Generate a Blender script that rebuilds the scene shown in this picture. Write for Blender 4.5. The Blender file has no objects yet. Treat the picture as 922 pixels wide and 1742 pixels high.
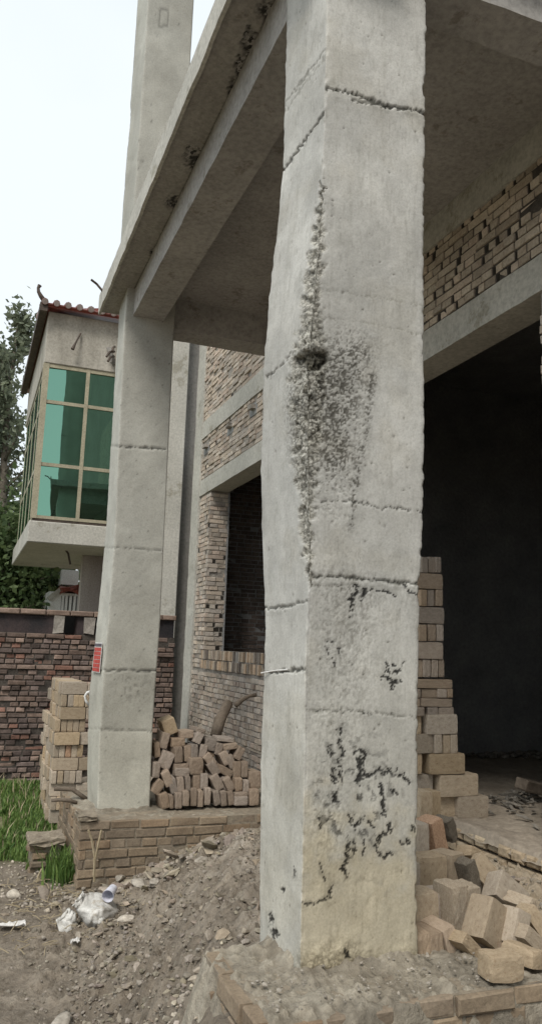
import bpy, bmesh, math, random
import numpy as np
from math import radians, sin, cos, pi
from mathutils import Vector, Matrix, Euler
random.seed(7); RS = np.random.RandomState(11)
scene = bpy.context.scene
COL = scene.collection

# ------------------------------------------------------------------ camera geometry
W0, H0, FP = 922, 1742, 1340.0
YAW, PITCH, ROLL = radians(20.6), radians(9.8), radians(1.9)
CF = Vector((sin(YAW)*cos(PITCH), cos(YAW)*cos(PITCH), sin(PITCH)))
R0 = Vector((cos(YAW), -sin(YAW), 0)); U0 = R0.cross(CF)
CR = R0*cos(ROLL)+U0*sin(ROLL); CU = -R0*sin(ROLL)+U0*cos(ROLL)
CC = Vector((0, 0, 1.40))
def ray(x, y): return CF+CR*((x-W0/2)/FP)-CU*((y-H0/2)/FP)
def aty(x, y, Y):
    d = ray(x, y); return CC+d*((Y-CC.y)/d.y)
def atz(x, y, Z):
    d = ray(x, y); return CC+d*((Z-CC.z)/d.z)
def atx(x, y, X):
    d = ray(x, y); return CC+d*((X-CC.x)/d.x)

# ------------------------------------------------------------------ noise (numpy)
def _h(i, j, k, s):
    n = (i.astype(np.int64)*374761393+j.astype(np.int64)*668265263+k.astype(np.int64)*2147483647+s*974711) & 0x7fffffff
    n = ((n ^ (n >> 13))*1274126177) & 0x7fffffff
    n = (n ^ (n >> 16))
    return (n & 0xffff)/65535.0
def vnoise(x, y, z, s=0):
    xi, yi, zi = np.floor(x), np.floor(y), np.floor(z)
    u, v, w = x-xi, y-yi, z-zi
    u = u*u*(3-2*u); v = v*v*(3-2*v); w = w*w*(3-2*w)
    r = 0
    for a in (0, 1):
        for b in (0, 1):
            for c in (0, 1):
                r = r+_h(xi+a, yi+b, zi+c, s)*(u if a else 1-u)*(v if b else 1-v)*(w if c else 1-w)
    return r
def fbm(x, y, z, f=1.0, o=4, s=0):
    r = 0; a = 1; t = 0
    for k in range(o):
        r = r+a*vnoise(x*f, y*f, z*f, s+k*17); t += a; a *= .5; f *= 2.03
    return r/t
def cell(x, y, f, s=0):                                   # distance to nearest feature point and its random value
    x = x*f; y = y*f; xi = np.floor(x); yi = np.floor(y)
    best = np.full(x.shape, 9.0); val = np.zeros(x.shape)
    for a in (-1, 0, 1):
        for b in (-1, 0, 1):
            cx = xi+a; cy = yi+b; z0 = np.zeros_like(cx)
            px = cx+_h(cx, cy, z0, s+1); py = cy+_h(cx, cy, z0, s+2)
            d = np.hypot(px-x, py-y); m = d < best
            best = np.where(m, d, best); val = np.where(m, _h(cx, cy, z0, s+3), val)
    return best, val
def sstep(a, b, x):
    t = np.clip((x-a)/(b-a), 0, 1); return t*t*(3-2*t)

# ------------------------------------------------------------------ mesh helpers
def raw_mesh(name, V, F, cols=None, smooth=False, mat=None, extra=None):
    me = bpy.data.meshes.new(name)
    V = np.asarray(V, dtype=np.float32).reshape(-1, 3)
    F = np.asarray(F, dtype=np.int32); n, k = F.shape
    me.vertices.add(len(V)); me.vertices.foreach_set('co', V.ravel())
    me.loops.add(n*k); me.loops.foreach_set('vertex_index', F.ravel())
    me.polygons.add(n)
    me.polygons.foreach_set('loop_start', np.arange(0, n*k, k, dtype=np.int32))
    me.polygons.foreach_set('loop_total', np.full(n, k, dtype=np.int32))
    me.polygons.foreach_set('use_smooth', np.full(n, bool(smooth)))
    me.update(calc_edges=True); me.validate()
    if cols is not None:
        c = np.ones((len(V), 4), dtype=np.float32); c[:, :3] = np.asarray(cols).reshape(-1, 3)
        at = me.color_attributes.new('Col', 'FLOAT_COLOR', 'POINT'); at.data.foreach_set('color', c.ravel())
    if extra is not None:
        at = me.attributes.new('Rough', 'FLOAT', 'POINT'); at.data.foreach_set('value', np.asarray(extra, dtype=np.float32).ravel())
    if mat: me.materials.append(mat)
    return me
def link(name, me, parent=None, loc=None):
    o = bpy.data.objects.new(name, me); COL.objects.link(o)
    if parent: o.parent = parent
    if loc is not None: o.location = loc
    return o
def tag(o, label=None, cat=None, group=None, kind=None):
    if label: o['label'] = label
    if cat: o['category'] = cat
    if group: o['group'] = group
    if kind: o['kind'] = kind
    return o
def empty(name, label, cat, group=None):
    o = bpy.data.objects.new(name, None); COL.objects.link(o); o.empty_display_size = .1
    return tag(o, label, cat, group)
def grid_faces(n, m, wrap=False):
    i = np.arange(n-1)[:, None]; j = np.arange(m if wrap else m-1)[None, :]
    a = i*m+j; b = i*m+(j+1) % m; c = (i+1)*m+(j+1) % m; d = (i+1)*m+j
    return np.stack([a+0*b, b, c, d], -1).reshape(-1, 4)
class MB:                                                  # collects simple solids into one mesh
    def __init__(s): s.bm = bmesh.new()
    def box(s, x0, x1, y0, y1, z0, z1, M=None):
        vs = [s.bm.verts.new(Vector(c)) for c in ((x0,y0,z0),(x1,y0,z0),(x1,y1,z0),(x0,y1,z0),(x0,y0,z1),(x1,y0,z1),(x1,y1,z1),(x0,y1,z1))]
        if M: 
            for v in vs: v.co = M @ v.co
        for f in ((0,3,2,1),(4,5,6,7),(0,1,5,4),(1,2,6,5),(2,3,7,6),(3,0,4,7)): s.bm.faces.new([vs[i] for i in f])
        return s
    def tube(s, pts, r, seg=7):
        rings = []; n = len(pts); pts = [Vector(p) for p in pts]
        for i, p in enumerate(pts):
            t = (pts[min(i+1, n-1)]-pts[max(i-1, 0)]).normalized()
            a = t.orthogonal().normalized(); b = t.cross(a); ri = r[i] if hasattr(r, '__len__') else r
            if i and True:
                a = (pa-t*pa.dot(t)).normalized(); b = t.cross(a)
            pa = a
            rings.append([s.bm.verts.new(p+(a*cos(2*pi*k/seg)+b*sin(2*pi*k/seg))*ri) for k in range(seg)])
        for A, B in zip(rings, rings[1:]):
            for k in range(seg): s.bm.faces.new((A[k], A[(k+1) % seg], B[(k+1) % seg], B[k]))
        s.bm.faces.new(rings[0][::-1]); s.bm.faces.new(rings[-1]); return s
    def poly(s, pts, th):                                  # extruded polygon
        pts = [Vector(p) for p in pts]; n = (pts[1]-pts[0]).cross(pts[2]-pts[0]).normalized()*th
        A = [s.bm.verts.new(p) for p in pts]; B = [s.bm.verts.new(p+n) for p in pts]; k = len(pts)
        s.bm.faces.new(A[::-1]); s.bm.faces.new(B)
        for i in range(k): s.bm.faces.new((A[i], A[(i+1) % k], B[(i+1) % k], B[i]))
        return s
    def build(s, name, mat, parent=None, bevel=0, smooth=False, jitter=0, cuts=0):
        if cuts: bmesh.ops.subdivide_edges(s.bm, edges=s.bm.edges[:], cuts=cuts, use_grid_fill=True)
        if bevel: bmesh.ops.bevel(s.bm, geom=s.bm.edges[:], offset=bevel, segments=1, affect='EDGES')
        if jitter:
            for v in s.bm.verts: v.co += Vector([random.uniform(-jitter, jitter) for _ in range(3)])
        bmesh.ops.recalc_face_normals(s.bm, faces=s.bm.faces[:])
        me = bpy.data.meshes.new(name); s.bm.to_mesh(me); s.bm.free(); me.materials.append(mat)
        if smooth: me.polygons.foreach_set('use_smooth', np.ones(len(me.polygons), dtype=bool))
        return link(name, me, parent)

# ------------------------------------------------------------------ materials
def make_mat(name, c1, c2, scale=3.0, detail=8, rough=.9, bump=.3, bscale=40, attr=False, rand=0.0, spots=None, dist=.01, streak=False, fine=.62):
    m = bpy.data.materials.new(name); m.use_nodes = True; nt = m.node_tree; N = nt.nodes; L = nt.links
    for n in list(N):
        if n.type != 'OUTPUT_MATERIAL': N.remove(n)
    out = [n for n in N if n.type == 'OUTPUT_MATERIAL'][0]
    b = N.new('ShaderNodeBsdfPrincipled'); L.new(b.outputs[0], out.inputs[0]); b.inputs['Roughness'].default_value = rough
    b.inputs['Specular IOR Level'].default_value = .25
    tc = N.new('ShaderNodeTexCoord')
    mp = N.new('ShaderNodeMapping'); L.new(tc.outputs['Object'], mp.inputs[0])
    if streak: mp.inputs['Scale'].default_value = (1, 1, .22)
    vec = mp.outputs[0]; iso = tc.outputs['Object']
    if rand:
        oi = N.new('ShaderNodeObjectInfo'); ad = N.new('ShaderNodeVectorMath'); ad.operation = 'ADD'
        mu = N.new('ShaderNodeMath'); mu.operation = 'MULTIPLY'; mu.inputs[1].default_value = 37.0
        L.new(oi.outputs['Random'], mu.inputs[0]); L.new(vec, ad.inputs[0]); L.new(mu.outputs[0], ad.inputs[1]); vec = ad.outputs[0]; iso = vec
    n1 = N.new('ShaderNodeTexNoise'); n1.inputs['Scale'].default_value = scale; n1.inputs['Detail'].default_value = detail; n1.inputs['Roughness'].default_value = .65
    L.new(vec, n1.inputs['Vector'])
    r1 = N.new('ShaderNodeValToRGB'); r1.color_ramp.elements[0].position = .32; r1.color_ramp.elements[1].position = .68
    r1.color_ramp.elements[0].color = (*c1, 1); r1.color_ramp.elements[1].color = (*c2, 1); L.new(n1.outputs['Fac'], r1.inputs[0])
    c = r1.outputs[0]
    def mult(c, other, fac=1.0):
        mx = N.new('ShaderNodeMix'); mx.data_type = 'RGBA'; mx.blend_type = 'MULTIPLY'; mx.inputs[0].default_value = fac
        L.new(c, mx.inputs[6]); L.new(other, mx.inputs[7]); return mx.outputs[2]
    # fine grain
    n2 = N.new('ShaderNodeTexNoise'); n2.inputs['Scale'].default_value = bscale; n2.inputs['Detail'].default_value = 6; n2.inputs['Roughness'].default_value = .7
    L.new(iso, n2.inputs['Vector'])
    r2 = N.new('ShaderNodeValToRGB'); r2.color_ramp.elements[0].position = .3; r2.color_ramp.elements[1].position = .6
    r2.color_ramp.elements[0].color = (fine, fine, fine, 1); r2.color_ramp.elements[1].color = (1.08, 1.08, 1.08, 1); L.new(n2.outputs['Fac'], r2.inputs[0])
    c = mult(c, r2.outputs[0], .8)
    if spots:
        n3 = N.new('ShaderNodeTexNoise'); n3.inputs['Scale'].default_value = spots[0]; n3.inputs['Detail'].default_value = 5; n3.inputs['Roughness'].default_value = .75
        L.new(tc.outputs['Object'], n3.inputs['Vector'])
        r3 = N.new('ShaderNodeValToRGB'); r3.color_ramp.elements[0].position = spots[1]; r3.color_ramp.elements[1].position = spots[1]+.06
        r3.color_ramp.elements[0].color = (*spots[2], 1); r3.color_ramp.elements[1].color = (1, 1, 1, 1); L.new(n3.outputs['Fac'], r3.inputs[0])
        c = mult(c, r3.outputs[0], .8)
    if attr:
        a = N.new('ShaderNodeAttribute'); a.attribute_name = 'Col'; c = mult(c, a.outputs['Color'])
    if rand:
        rr = N.new('ShaderNodeMapRange'); rr.inputs['To Min'].default_value = 1-rand; rr.inputs['To Max'].default_value = 1+rand*.6
        L.new(oi.outputs['Random'], rr.inputs['Value'])
        hs = N.new('ShaderNodeHueSaturation'); L.new(c, hs.inputs['Color']); L.new(rr.outputs[0], hs.inputs['Value'])
        m2 = N.new('ShaderNodeMath'); m2.operation = 'MULTIPLY_ADD'; m2.inputs[1].default_value = 7.31; m2.inputs[2].default_value = 0; L.new(oi.outputs['Random'], m2.inputs[0])
        fr = N.new('ShaderNodeMath'); fr.operation = 'FRACT'; L.new(m2.outputs[0], fr.inputs[0])
        mr = N.new('ShaderNodeMapRange'); mr.inputs['To Min'].default_value = .75; mr.inputs['To Max'].default_value = 1.25; L.new(fr.outputs[0], mr.inputs['Value']); L.new(mr.outputs[0], hs.inputs['Saturation'])
        c = hs.outputs[0]
    L.new(c, b.inputs['Base Color'])
    if bump:
        bp = N.new('ShaderNodeBump'); bp.inputs['Strength'].default_value = bump; bp.inputs['Distance'].default_value = dist
        L.new(n2.outputs['Fac'], bp.inputs['Height']); L.new(bp.outputs[0], b.inputs['Normal'])
    return m
M = {}
M['conc'] = make_mat('pillar concrete', (.41,.40,.372), (.52,.513,.482), 2.4, rough=.92, bump=.30, bscale=130, attr=True, spots=(55,.31,(.70,.68,.64)), dist=.003, fine=.80)
M['conc_far'] = make_mat('weathered concrete', (.36,.35,.31), (.46,.455,.41), 1.6, rough=.92, bump=.3, bscale=70, attr=True, spots=(30,.31,(.66,.64,.58)), dist=.005, fine=.78)
def add_pitting(m):                                        # broken, gritty surface where the 'Rough' attribute is high
    nt = m.node_tree; N = nt.nodes; L = nt.links; b = [n for n in N if n.type == 'BSDF_PRINCIPLED'][0]; tc = [n for n in N if n.type == 'TEX_COORD'][0]
    a = N.new('ShaderNodeAttribute'); a.attribute_name = 'Rough'
    ns = N.new('ShaderNodeTexNoise'); ns.inputs['Scale'].default_value = 55; ns.inputs['Detail'].default_value = 7; ns.inputs['Roughness'].default_value = .8; ns.inputs['Distortion'].default_value = .6; L.new(tc.outputs['Object'], ns.inputs['Vector'])
    vo = N.new('ShaderNodeTexVoronoi'); vo.inputs['Scale'].default_value = 85; vo.inputs['Randomness'].default_value = 1; L.new(tc.outputs['Object'], vo.inputs['Vector'])
    ad = N.new('ShaderNodeMath'); ad.operation = 'MULTIPLY_ADD'; ad.inputs[1].default_value = -.35; L.new(vo.outputs['Distance'], ad.inputs[0]); L.new(ns.outputs['Fac'], ad.inputs[2])
    th = N.new('ShaderNodeMapRange'); th.inputs['From Min'].default_value = .25; th.inputs['From Max'].default_value = .36; th.inputs['To Min'].default_value = 1; th.inputs['To Max'].default_value = 0; L.new(ad.outputs[0], th.inputs['Value'])
    mu = N.new('ShaderNodeMath'); mu.operation = 'MULTIPLY'; L.new(th.outputs[0], mu.inputs[0]); L.new(a.outputs['Fac'], mu.inputs[1])
    mx = N.new('ShaderNodeMix'); mx.data_type = 'RGBA'; mx.blend_type = 'MULTIPLY'; mx.inputs[7].default_value = (.22,.21,.19,1); L.new(mu.outputs[0], mx.inputs[0])
    src = b.inputs['Base Color'].links[0].from_socket; L.new(src, mx.inputs[6]); L.new(mx.outputs[2], b.inputs['Base Color'])
    bp = N.new('ShaderNodeBump'); bp.inputs['Strength'].default_value = 1; bp.inputs['Distance'].default_value = .016
    mh = N.new('ShaderNodeMath'); mh.operation = 'MULTIPLY'; L.new(ad.outputs[0], mh.inputs[0]); L.new(a.outputs['Fac'], mh.inputs[1]); L.new(mh.outputs[0], bp.inputs['Height'])
    old = b.inputs['Normal'].links[0].from_socket; L.new(old, bp.inputs['Normal']); L.new(bp.outputs[0], b.inputs['Normal'])
add_pitting(M['conc'])
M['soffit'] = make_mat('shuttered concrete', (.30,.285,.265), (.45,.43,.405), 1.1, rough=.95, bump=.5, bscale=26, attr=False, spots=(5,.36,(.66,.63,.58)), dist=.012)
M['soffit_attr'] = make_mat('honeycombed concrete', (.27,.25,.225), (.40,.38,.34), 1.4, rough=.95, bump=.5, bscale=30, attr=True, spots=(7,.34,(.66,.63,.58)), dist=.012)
M['brick_pale'] = make_mat('pale dusty wall bricks', (.43,.38,.33), (.61,.555,.49), 9, rough=.95, bump=.6, bscale=60, attr=True, dist=.006)
M['mortar_pale'] = make_mat('pale mortar', (.24,.215,.19), (.40,.365,.32), 12, rough=.97, bump=.7, bscale=50, dist=.01)
M['brick_dark'] = make_mat('old sooty bricks', (.135,.105,.09), (.26,.205,.18), 10, rough=.93, bump=.7, bscale=55, attr=True, dist=.008)
M['mortar_dark'] = make_mat('crumbling mud mortar', (.05,.043,.038), (.125,.108,.092), 10, rough=1, bump=.8, bscale=45, dist=.012)
M['brick_plinth'] = make_mat('dusty plinth bricks', (.215,.17,.13), (.32,.265,.205), 5, rough=.95, bump=.6, bscale=60, attr=True, dist=.006)
M['mortar_plinth'] = make_mat('plinth mortar', (.21,.175,.135), (.34,.29,.22), 9, rough=1, bump=.8, bscale=40, dist=.01)
M['brick'] = make_mat('loose clay brick', (.39,.31,.225), (.53,.435,.32), 7, rough=.93, bump=.5, bscale=70, rand=.24, dist=.005, spots=(9,.38,(.72,.66,.6)))
M['brick_stack'] = make_mat('pinkish clay brick', (.335,.262,.198), (.46,.37,.285), 7, rough=.93, bump=.5, bscale=70, rand=.2, dist=.005, spots=(12,.36,(.7,.64,.6)))
M['brick_orange'] = make_mat('orange brick', (.44,.28,.18), (.56,.38,.26), 8, rough=.93, bump=.5, bscale=70, dist=.005, spots=(16,.42,(.6,.5,.45)))
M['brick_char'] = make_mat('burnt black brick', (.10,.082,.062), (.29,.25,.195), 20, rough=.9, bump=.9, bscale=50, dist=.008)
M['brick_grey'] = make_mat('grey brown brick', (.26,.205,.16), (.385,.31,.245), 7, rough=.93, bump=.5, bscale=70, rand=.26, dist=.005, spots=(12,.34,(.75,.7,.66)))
M['crust'] = make_mat('mortar crusted brick', (.36,.28,.205), (.55,.47,.36), 12, rough=.97, bump=.8, bscale=45, dist=.010)
M['ground'] = make_mat('bare dirt', (.205,.168,.128), (.345,.295,.235), 2.2, rough=1, bump=1, bscale=24, attr=True, dist=.03, spots=(18,.38,(.68,.66,.62)))
M['stone'] = make_mat('rubble stone', (.25,.22,.18), (.42,.38,.325), 5, rough=.97, bump=.7, bscale=45, attr=True, dist=.01)
M['dust'] = make_mat('grey rubble crust', (.25,.215,.165), (.43,.385,.31), 6, rough=1, bump=1, bscale=30, attr=True, dist=.02)
M['floor'] = make_mat('dusty cement floor', (.27,.225,.175), (.37,.315,.25), 3, rough=.97, bump=.5, bscale=30, dist=.01)
M['plaster'] = make_mat('dirty plaster', (.42,.405,.36), (.55,.53,.475), 1.2, rough=.9, bump=.2, bscale=30, spots=(3,.36,(.68,.66,.6)))
M['plaster_dark'] = make_mat('bare grey render', (.20,.19,.17), (.27,.255,.235), 1.5, rough=.95, bump=.2, bscale=30)
M['plaster_stain'] = make_mat('rain stained plaster', (.27,.25,.21), (.50,.47,.41), 2.2, rough=.92, bump=.2, bscale=30, streak=True)
M['alu'] = make_mat('tarnished window frame', (.33,.30,.215), (.44,.40,.29), 4, rough=.55, bump=.05)
M['tile'] = make_mat('glazed red roof tile', (.17,.062,.05), (.30,.12,.10), 6, rough=.4, bump=.2, bscale=20, rand=.15)
M['tile_cap'] = make_mat('grey tile ends', (.33,.27,.25), (.5,.42,.39), 6, rough=.6, bump=.1)
M['dark'] = make_mat('dark room wall', (.24,.24,.24), (.36,.355,.345), 3, rough=.95, bump=.4, bscale=30)
M['metal'] = make_mat('rusty steel', (.05,.04,.035), (.13,.10,.08), 9, rough=.7, bump=.3)
M['wood'] = make_mat('weathered timber', (.11,.085,.065), (.22,.18,.14), 6, rough=.95, bump=.8, bscale=30)
M['white'] = make_mat('white paint', (.7,.7,.68), (.82,.82,.8), 4, rough=.7, bump=.05)
M['sack'] = make_mat('woven white sack', (.50,.485,.45), (.72,.70,.66), 9, rough=.75, bump=.35, bscale=60, spots=(7,.40,(.66,.6,.52)))
M['cup'] = make_mat('pale plastic cup', (.6,.6,.68), (.7,.7,.76), 4, rough=.5, bump=0)
M['paper'] = make_mat('white paper', (.62,.6,.57), (.75,.73,.7), 9, rough=.85, bump=.1)
M['red'] = make_mat('red notice ink', (.42,.06,.05), (.55,.11,.09), 9, rough=.8, bump=0)
M['ink'] = make_mat('dark ink', (.10,.09,.10), (.14,.12,.14), 9, rough=.8, bump=0)
M['bark'] = make_mat('bark', (.10,.085,.065), (.2,.175,.14), 9, rough=1, bump=.8, bscale=14)
M['straw'] = make_mat('dry stalk', (.30,.24,.15), (.42,.35,.24), 9, rough=.95, bump=.2)
def leaf_mat(name, c1, c2, tr=.35):
    m = bpy.data.materials.new(name); m.use_nodes = True; nt = m.node_tree; N = nt.nodes; L = nt.links
    b = N['Principled BSDF']; out = N['Material Output']; b.inputs['Roughness'].default_value = .6; b.inputs['Specular IOR Level'].default_value = .3
    a = N.new('ShaderNodeAttribute'); a.attribute_name = 'Col'
    r = N.new('ShaderNodeMix'); r.data_type = 'RGBA'; r.inputs[6].default_value = (*c1, 1); r.inputs[7].default_value = (*c2, 1)
    L.new(a.outputs['Fac'], r.inputs[0]); L.new(r.outputs[2], b.inputs['Base Color'])
    t = N.new('ShaderNodeBsdfTranslucent'); L.new(r.outputs[2], t.inputs[0])
    mx = N.new('ShaderNodeMixShader'); mx.inputs[0].default_value = tr; L.new(b.outputs[0], mx.inputs[1]); L.new(t.outputs[0], mx.inputs[2]); L.new(mx.outputs[0], out.inputs[0])
    return m
M['cement'] = make_mat('pale cement', (.36,.34,.29), (.5,.47,.41), 6, rough=1, bump=.8, bscale=40, dist=.01)
M['leaf'] = leaf_mat('poplar leaf', (.10,.12,.08), (.24,.27,.18))
M['leaf_green'] = leaf_mat('bush leaf', (.05,.085,.03), (.14,.19,.075))
M['grass'] = leaf_mat('grass blade', (.06,.125,.03), (.22,.32,.09))
def glass_mat():
    m = bpy.data.materials.new('green reflective glass'); m.use_nodes = True; nt = m.node_tree; N = nt.nodes; L = nt.links
    b = N['Principled BSDF']; out = N['Material Output']
    b.inputs['Base Color'].default_value = (.012,.03,.024,1); b.inputs['Roughness'].default_value = .3
    g = N.new('ShaderNodeBsdfGlossy'); g.inputs['Color'].default_value = (.20,.39,.29,1); g.inputs['Roughness'].default_value = .015
    nz = N.new('ShaderNodeTexNoise'); nz.inputs['Scale'].default_value = 1.3; bp = N.new('ShaderNodeBump'); bp.inputs['Strength'].default_value = .05; bp.inputs['Distance'].default_value = .05
    tc = N.new('ShaderNodeTexCoord'); L.new(tc.outputs['Object'], nz.inputs['Vector']); L.new(nz.outputs['Fac'], bp.inputs['Height']); L.new(bp.outputs[0], g.inputs['Normal'])
    mx = N.new('ShaderNodeMixShader'); mx.inputs[0].default_value = .85
    L.new(b.outputs[0], mx.inputs[1]); L.new(g.outputs[0], mx.inputs[2]); L.new(mx.outputs[0], out.inputs[0]); return m
M['glass'] = glass_mat()

# ------------------------------------------------------------------ brickwork: one mesh of separate bricks on a face
def brick_face(o, u, n, length, z0, z1, L=.25, Hc=.064, gap=.012, depth=.05, mask=None, cmin=.7, cmax=1.15, hole=.0, jit=.004,
               pattern='english', tint=None, missing=0.0, v=(0,0,1), relief=.0, chamf=.003, cuts=()):
    """bricks on the plane through o, running along u, rising along v, facing n"""
    o = np.array(o, float); u = np.array(u, float); n = np.array(n, float); v = np.array(v, float)
    Vs = []; Fs = []; Cs = []; k = 0; row = 0; z = z0
    fc = [(0,1,5,4),(1,2,6,5),(2,3,7,6),(3,0,4,7),(4,5,9,8),(5,6,10,9),(6,7,11,10),(7,4,8,11),(8,9,10,11)]
    while z+Hc*.5 < z1:
        head = (pattern == 'english' and row % 2 == 1) or pattern == 'header' or (pattern == 'mixed' and row % 3 == 1) or (pattern == 'mixed2' and row % 3 != 2)
        lb = L*.5 if head else L
        if pattern == 'soldier': lb = .064
        s = -RS.uniform(0, .04) - (lb*.5 if row % 2 else 0)-(lb*.3 if row % 4 > 1 else 0)
        hh = Hc
        while s < length:
            l = lb*RS.uniform(.96, 1.03)
            a0, a1 = max(s, 0), min(s+l-gap, length); s += l
            if a1-a0 < .02: continue
            zz0, zz1 = z, min(z+hh-gap, z1)
            cu, cz = (a0+a1)/2, (zz0+zz1)/2
            if mask is not None and not mask(cu, cz): continue
            bad = False
            for (q0, q1, r0, r1) in cuts:
                if r0 < cz < r1 and a1 > q0 and a0 < q1:
                    if a0 < q0-.03: a1 = q0
                    elif a1 > q1+.03: a0 = q1
                    else: bad = True
            if bad: continue
            if RS.rand() < missing: continue
            if hole and RS.rand() < hole*(2 if head else 1):  # hollow: near-black filler imitates the shade inside an open slot
                w = (a1-a0); 
                darks = []
                if w > .08:
                    am = a0+w*RS.uniform(.58, .82); darks.append((am, a1)); a1 = am
                else: darks.append((a0, a1))
                for (h0, h1) in darks:
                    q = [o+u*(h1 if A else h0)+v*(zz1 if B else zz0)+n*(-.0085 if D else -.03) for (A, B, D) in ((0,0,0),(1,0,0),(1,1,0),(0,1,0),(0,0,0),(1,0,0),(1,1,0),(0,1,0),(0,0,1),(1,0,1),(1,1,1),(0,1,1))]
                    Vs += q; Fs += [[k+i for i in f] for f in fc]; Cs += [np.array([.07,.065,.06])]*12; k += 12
                if w <= .08: continue
            off = RS.normal(0, jit)+relief
            q = []
            for (aa, bb, dd) in ((0,0,-depth),(1,0,-depth),(1,1,-depth),(0,1,-depth),(0,0,-chamf),(1,0,-chamf),(1,1,-chamf),(0,1,-chamf),(0,0,0),(1,0,0),(1,1,0),(0,1,0)):
                A = (a1 if aa else a0); B = (zz1 if bb else zz0); ch = chamf if dd == 0 else 0
                A += (-ch if aa else ch); B += (-ch if bb else ch)
                p = o+u*(A+RS.normal(0, .0018))+v*(B+RS.normal(0, .0018))+n*(dd+off+(RS.normal(0, .002) if dd > -depth else 0)); q.append(p)
            c = RS.uniform(cmin, cmax); t = np.array([1,1,1]) if tint is None else np.array(tint[RS.randint(len(tint))])
            Vs += q; Fs += [[k+i for i in f] for f in fc]; Cs += [c*t]*12; k += 12
        z += hh; row += 1
    return np.array(Vs), np.array(Fs), np.array(Cs)
def build_bricks(name, parts, mat, parent=None):
    V = []; F = []; C = []; k = 0
    for (v, f, c) in parts:
        if len(v) == 0: continue
        V.append(v); F.append(f+k); C.append(c); k += len(v)
    return link(name, raw_mesh(name, np.concatenate(V), np.concatenate(F), np.concatenate(C), mat=mat), parent)
def projn(P):
    P = np.asarray(P, float); d = P-np.array(CC); z = d@np.array(CF)
    return W0/2+FP*(d@np.array(CR))/z, H0/2-FP*(d@np.array(CU))/z
def pline(px, py, pts):                                    # distance from (px,py) to a polyline
    best = np.full(px.shape, 1e9)
    for (ax, ay), (bx, by) in zip(pts, pts[1:]):
        dx, dy = bx-ax, by-ay; L2 = dx*dx+dy*dy+1e-9
        t = np.clip(((px-ax)*dx+(py-ay)*dy)/L2, 0, 1)
        best = np.minimum(best, np.hypot(px-ax-t*dx, py-ay-t*dy))
    return best
def pillar_mesh(zs, xA, xL, xR, yA, yL, res, feat):
    """rows zs; perimeter: rear-left -> arris -> front-right -> rear-right"""
    nl = max(3, int((yL-yA)/res)); nf = max(3, int((xR[0]-xA[0])/res))
    tl = np.linspace(0, 1, nl, endpoint=False); tf = np.linspace(0, 1, nf)
    n = len(zs); rows = []
    X = np.concatenate([xL[:,None]+(xA-xL)[:,None]*tl[None], xA[:,None]+(xR-xA)[:,None]*tf[None],
                        xR[:,None]+0*np.array([[0,0,0]]), xR[:,None]+(xL-xR)[:,None]*np.array([[.33,.66]])], 1)
    Y = np.concatenate([np.repeat((yL+(yA-yL)*tl)[None], n, 0), np.full((n, nf), yA),
                        np.repeat(np.array([[yA+(yL-yA)*.33, yA+(yL-yA)*.66, yL]]), n, 0), np.full((n, 2), yL)], 1)
    Z = np.repeat(zs[:,None], X.shape[1], 1)
    s = np.concatenate([np.repeat((-(yL-yA)*(1-tl))[None], n, 0), (xR-xA)[:,None]*tf[None], np.full((n, 5), 9.0)], 1)
    NX = np.where(s < 0, -1.0, 0.0); NY = np.where((s >= 0) & (s < 5), -1.0, 0.0)
    k = sstep(.02, 0, np.abs(s)); NX = NX*(1-k)-k*.7; NY = NY*(1-k)-k*.7
    # round the front-right edge a little
    P = np.stack([X, Y, Z], -1)
    px, py = projn(P)
    r_ = feat(px, py, s, X, Y, Z); d, C = r_[0], r_[1]; ex = r_[2] if len(r_) > 2 else d*0
    d = np.where(s > 5, 0, d)
    P[..., 0] += NX*d; P[..., 1] += NY*d
    m = X.shape[1]
    return P.reshape(-1, 3), grid_faces(n, m, wrap=True), C.reshape(-1, 3), m, ex
def ip(zs, pairs):
    pairs = sorted(pairs); return np.interp(zs, [p[0] for p in pairs], [p[1] for p in pairs])

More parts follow.
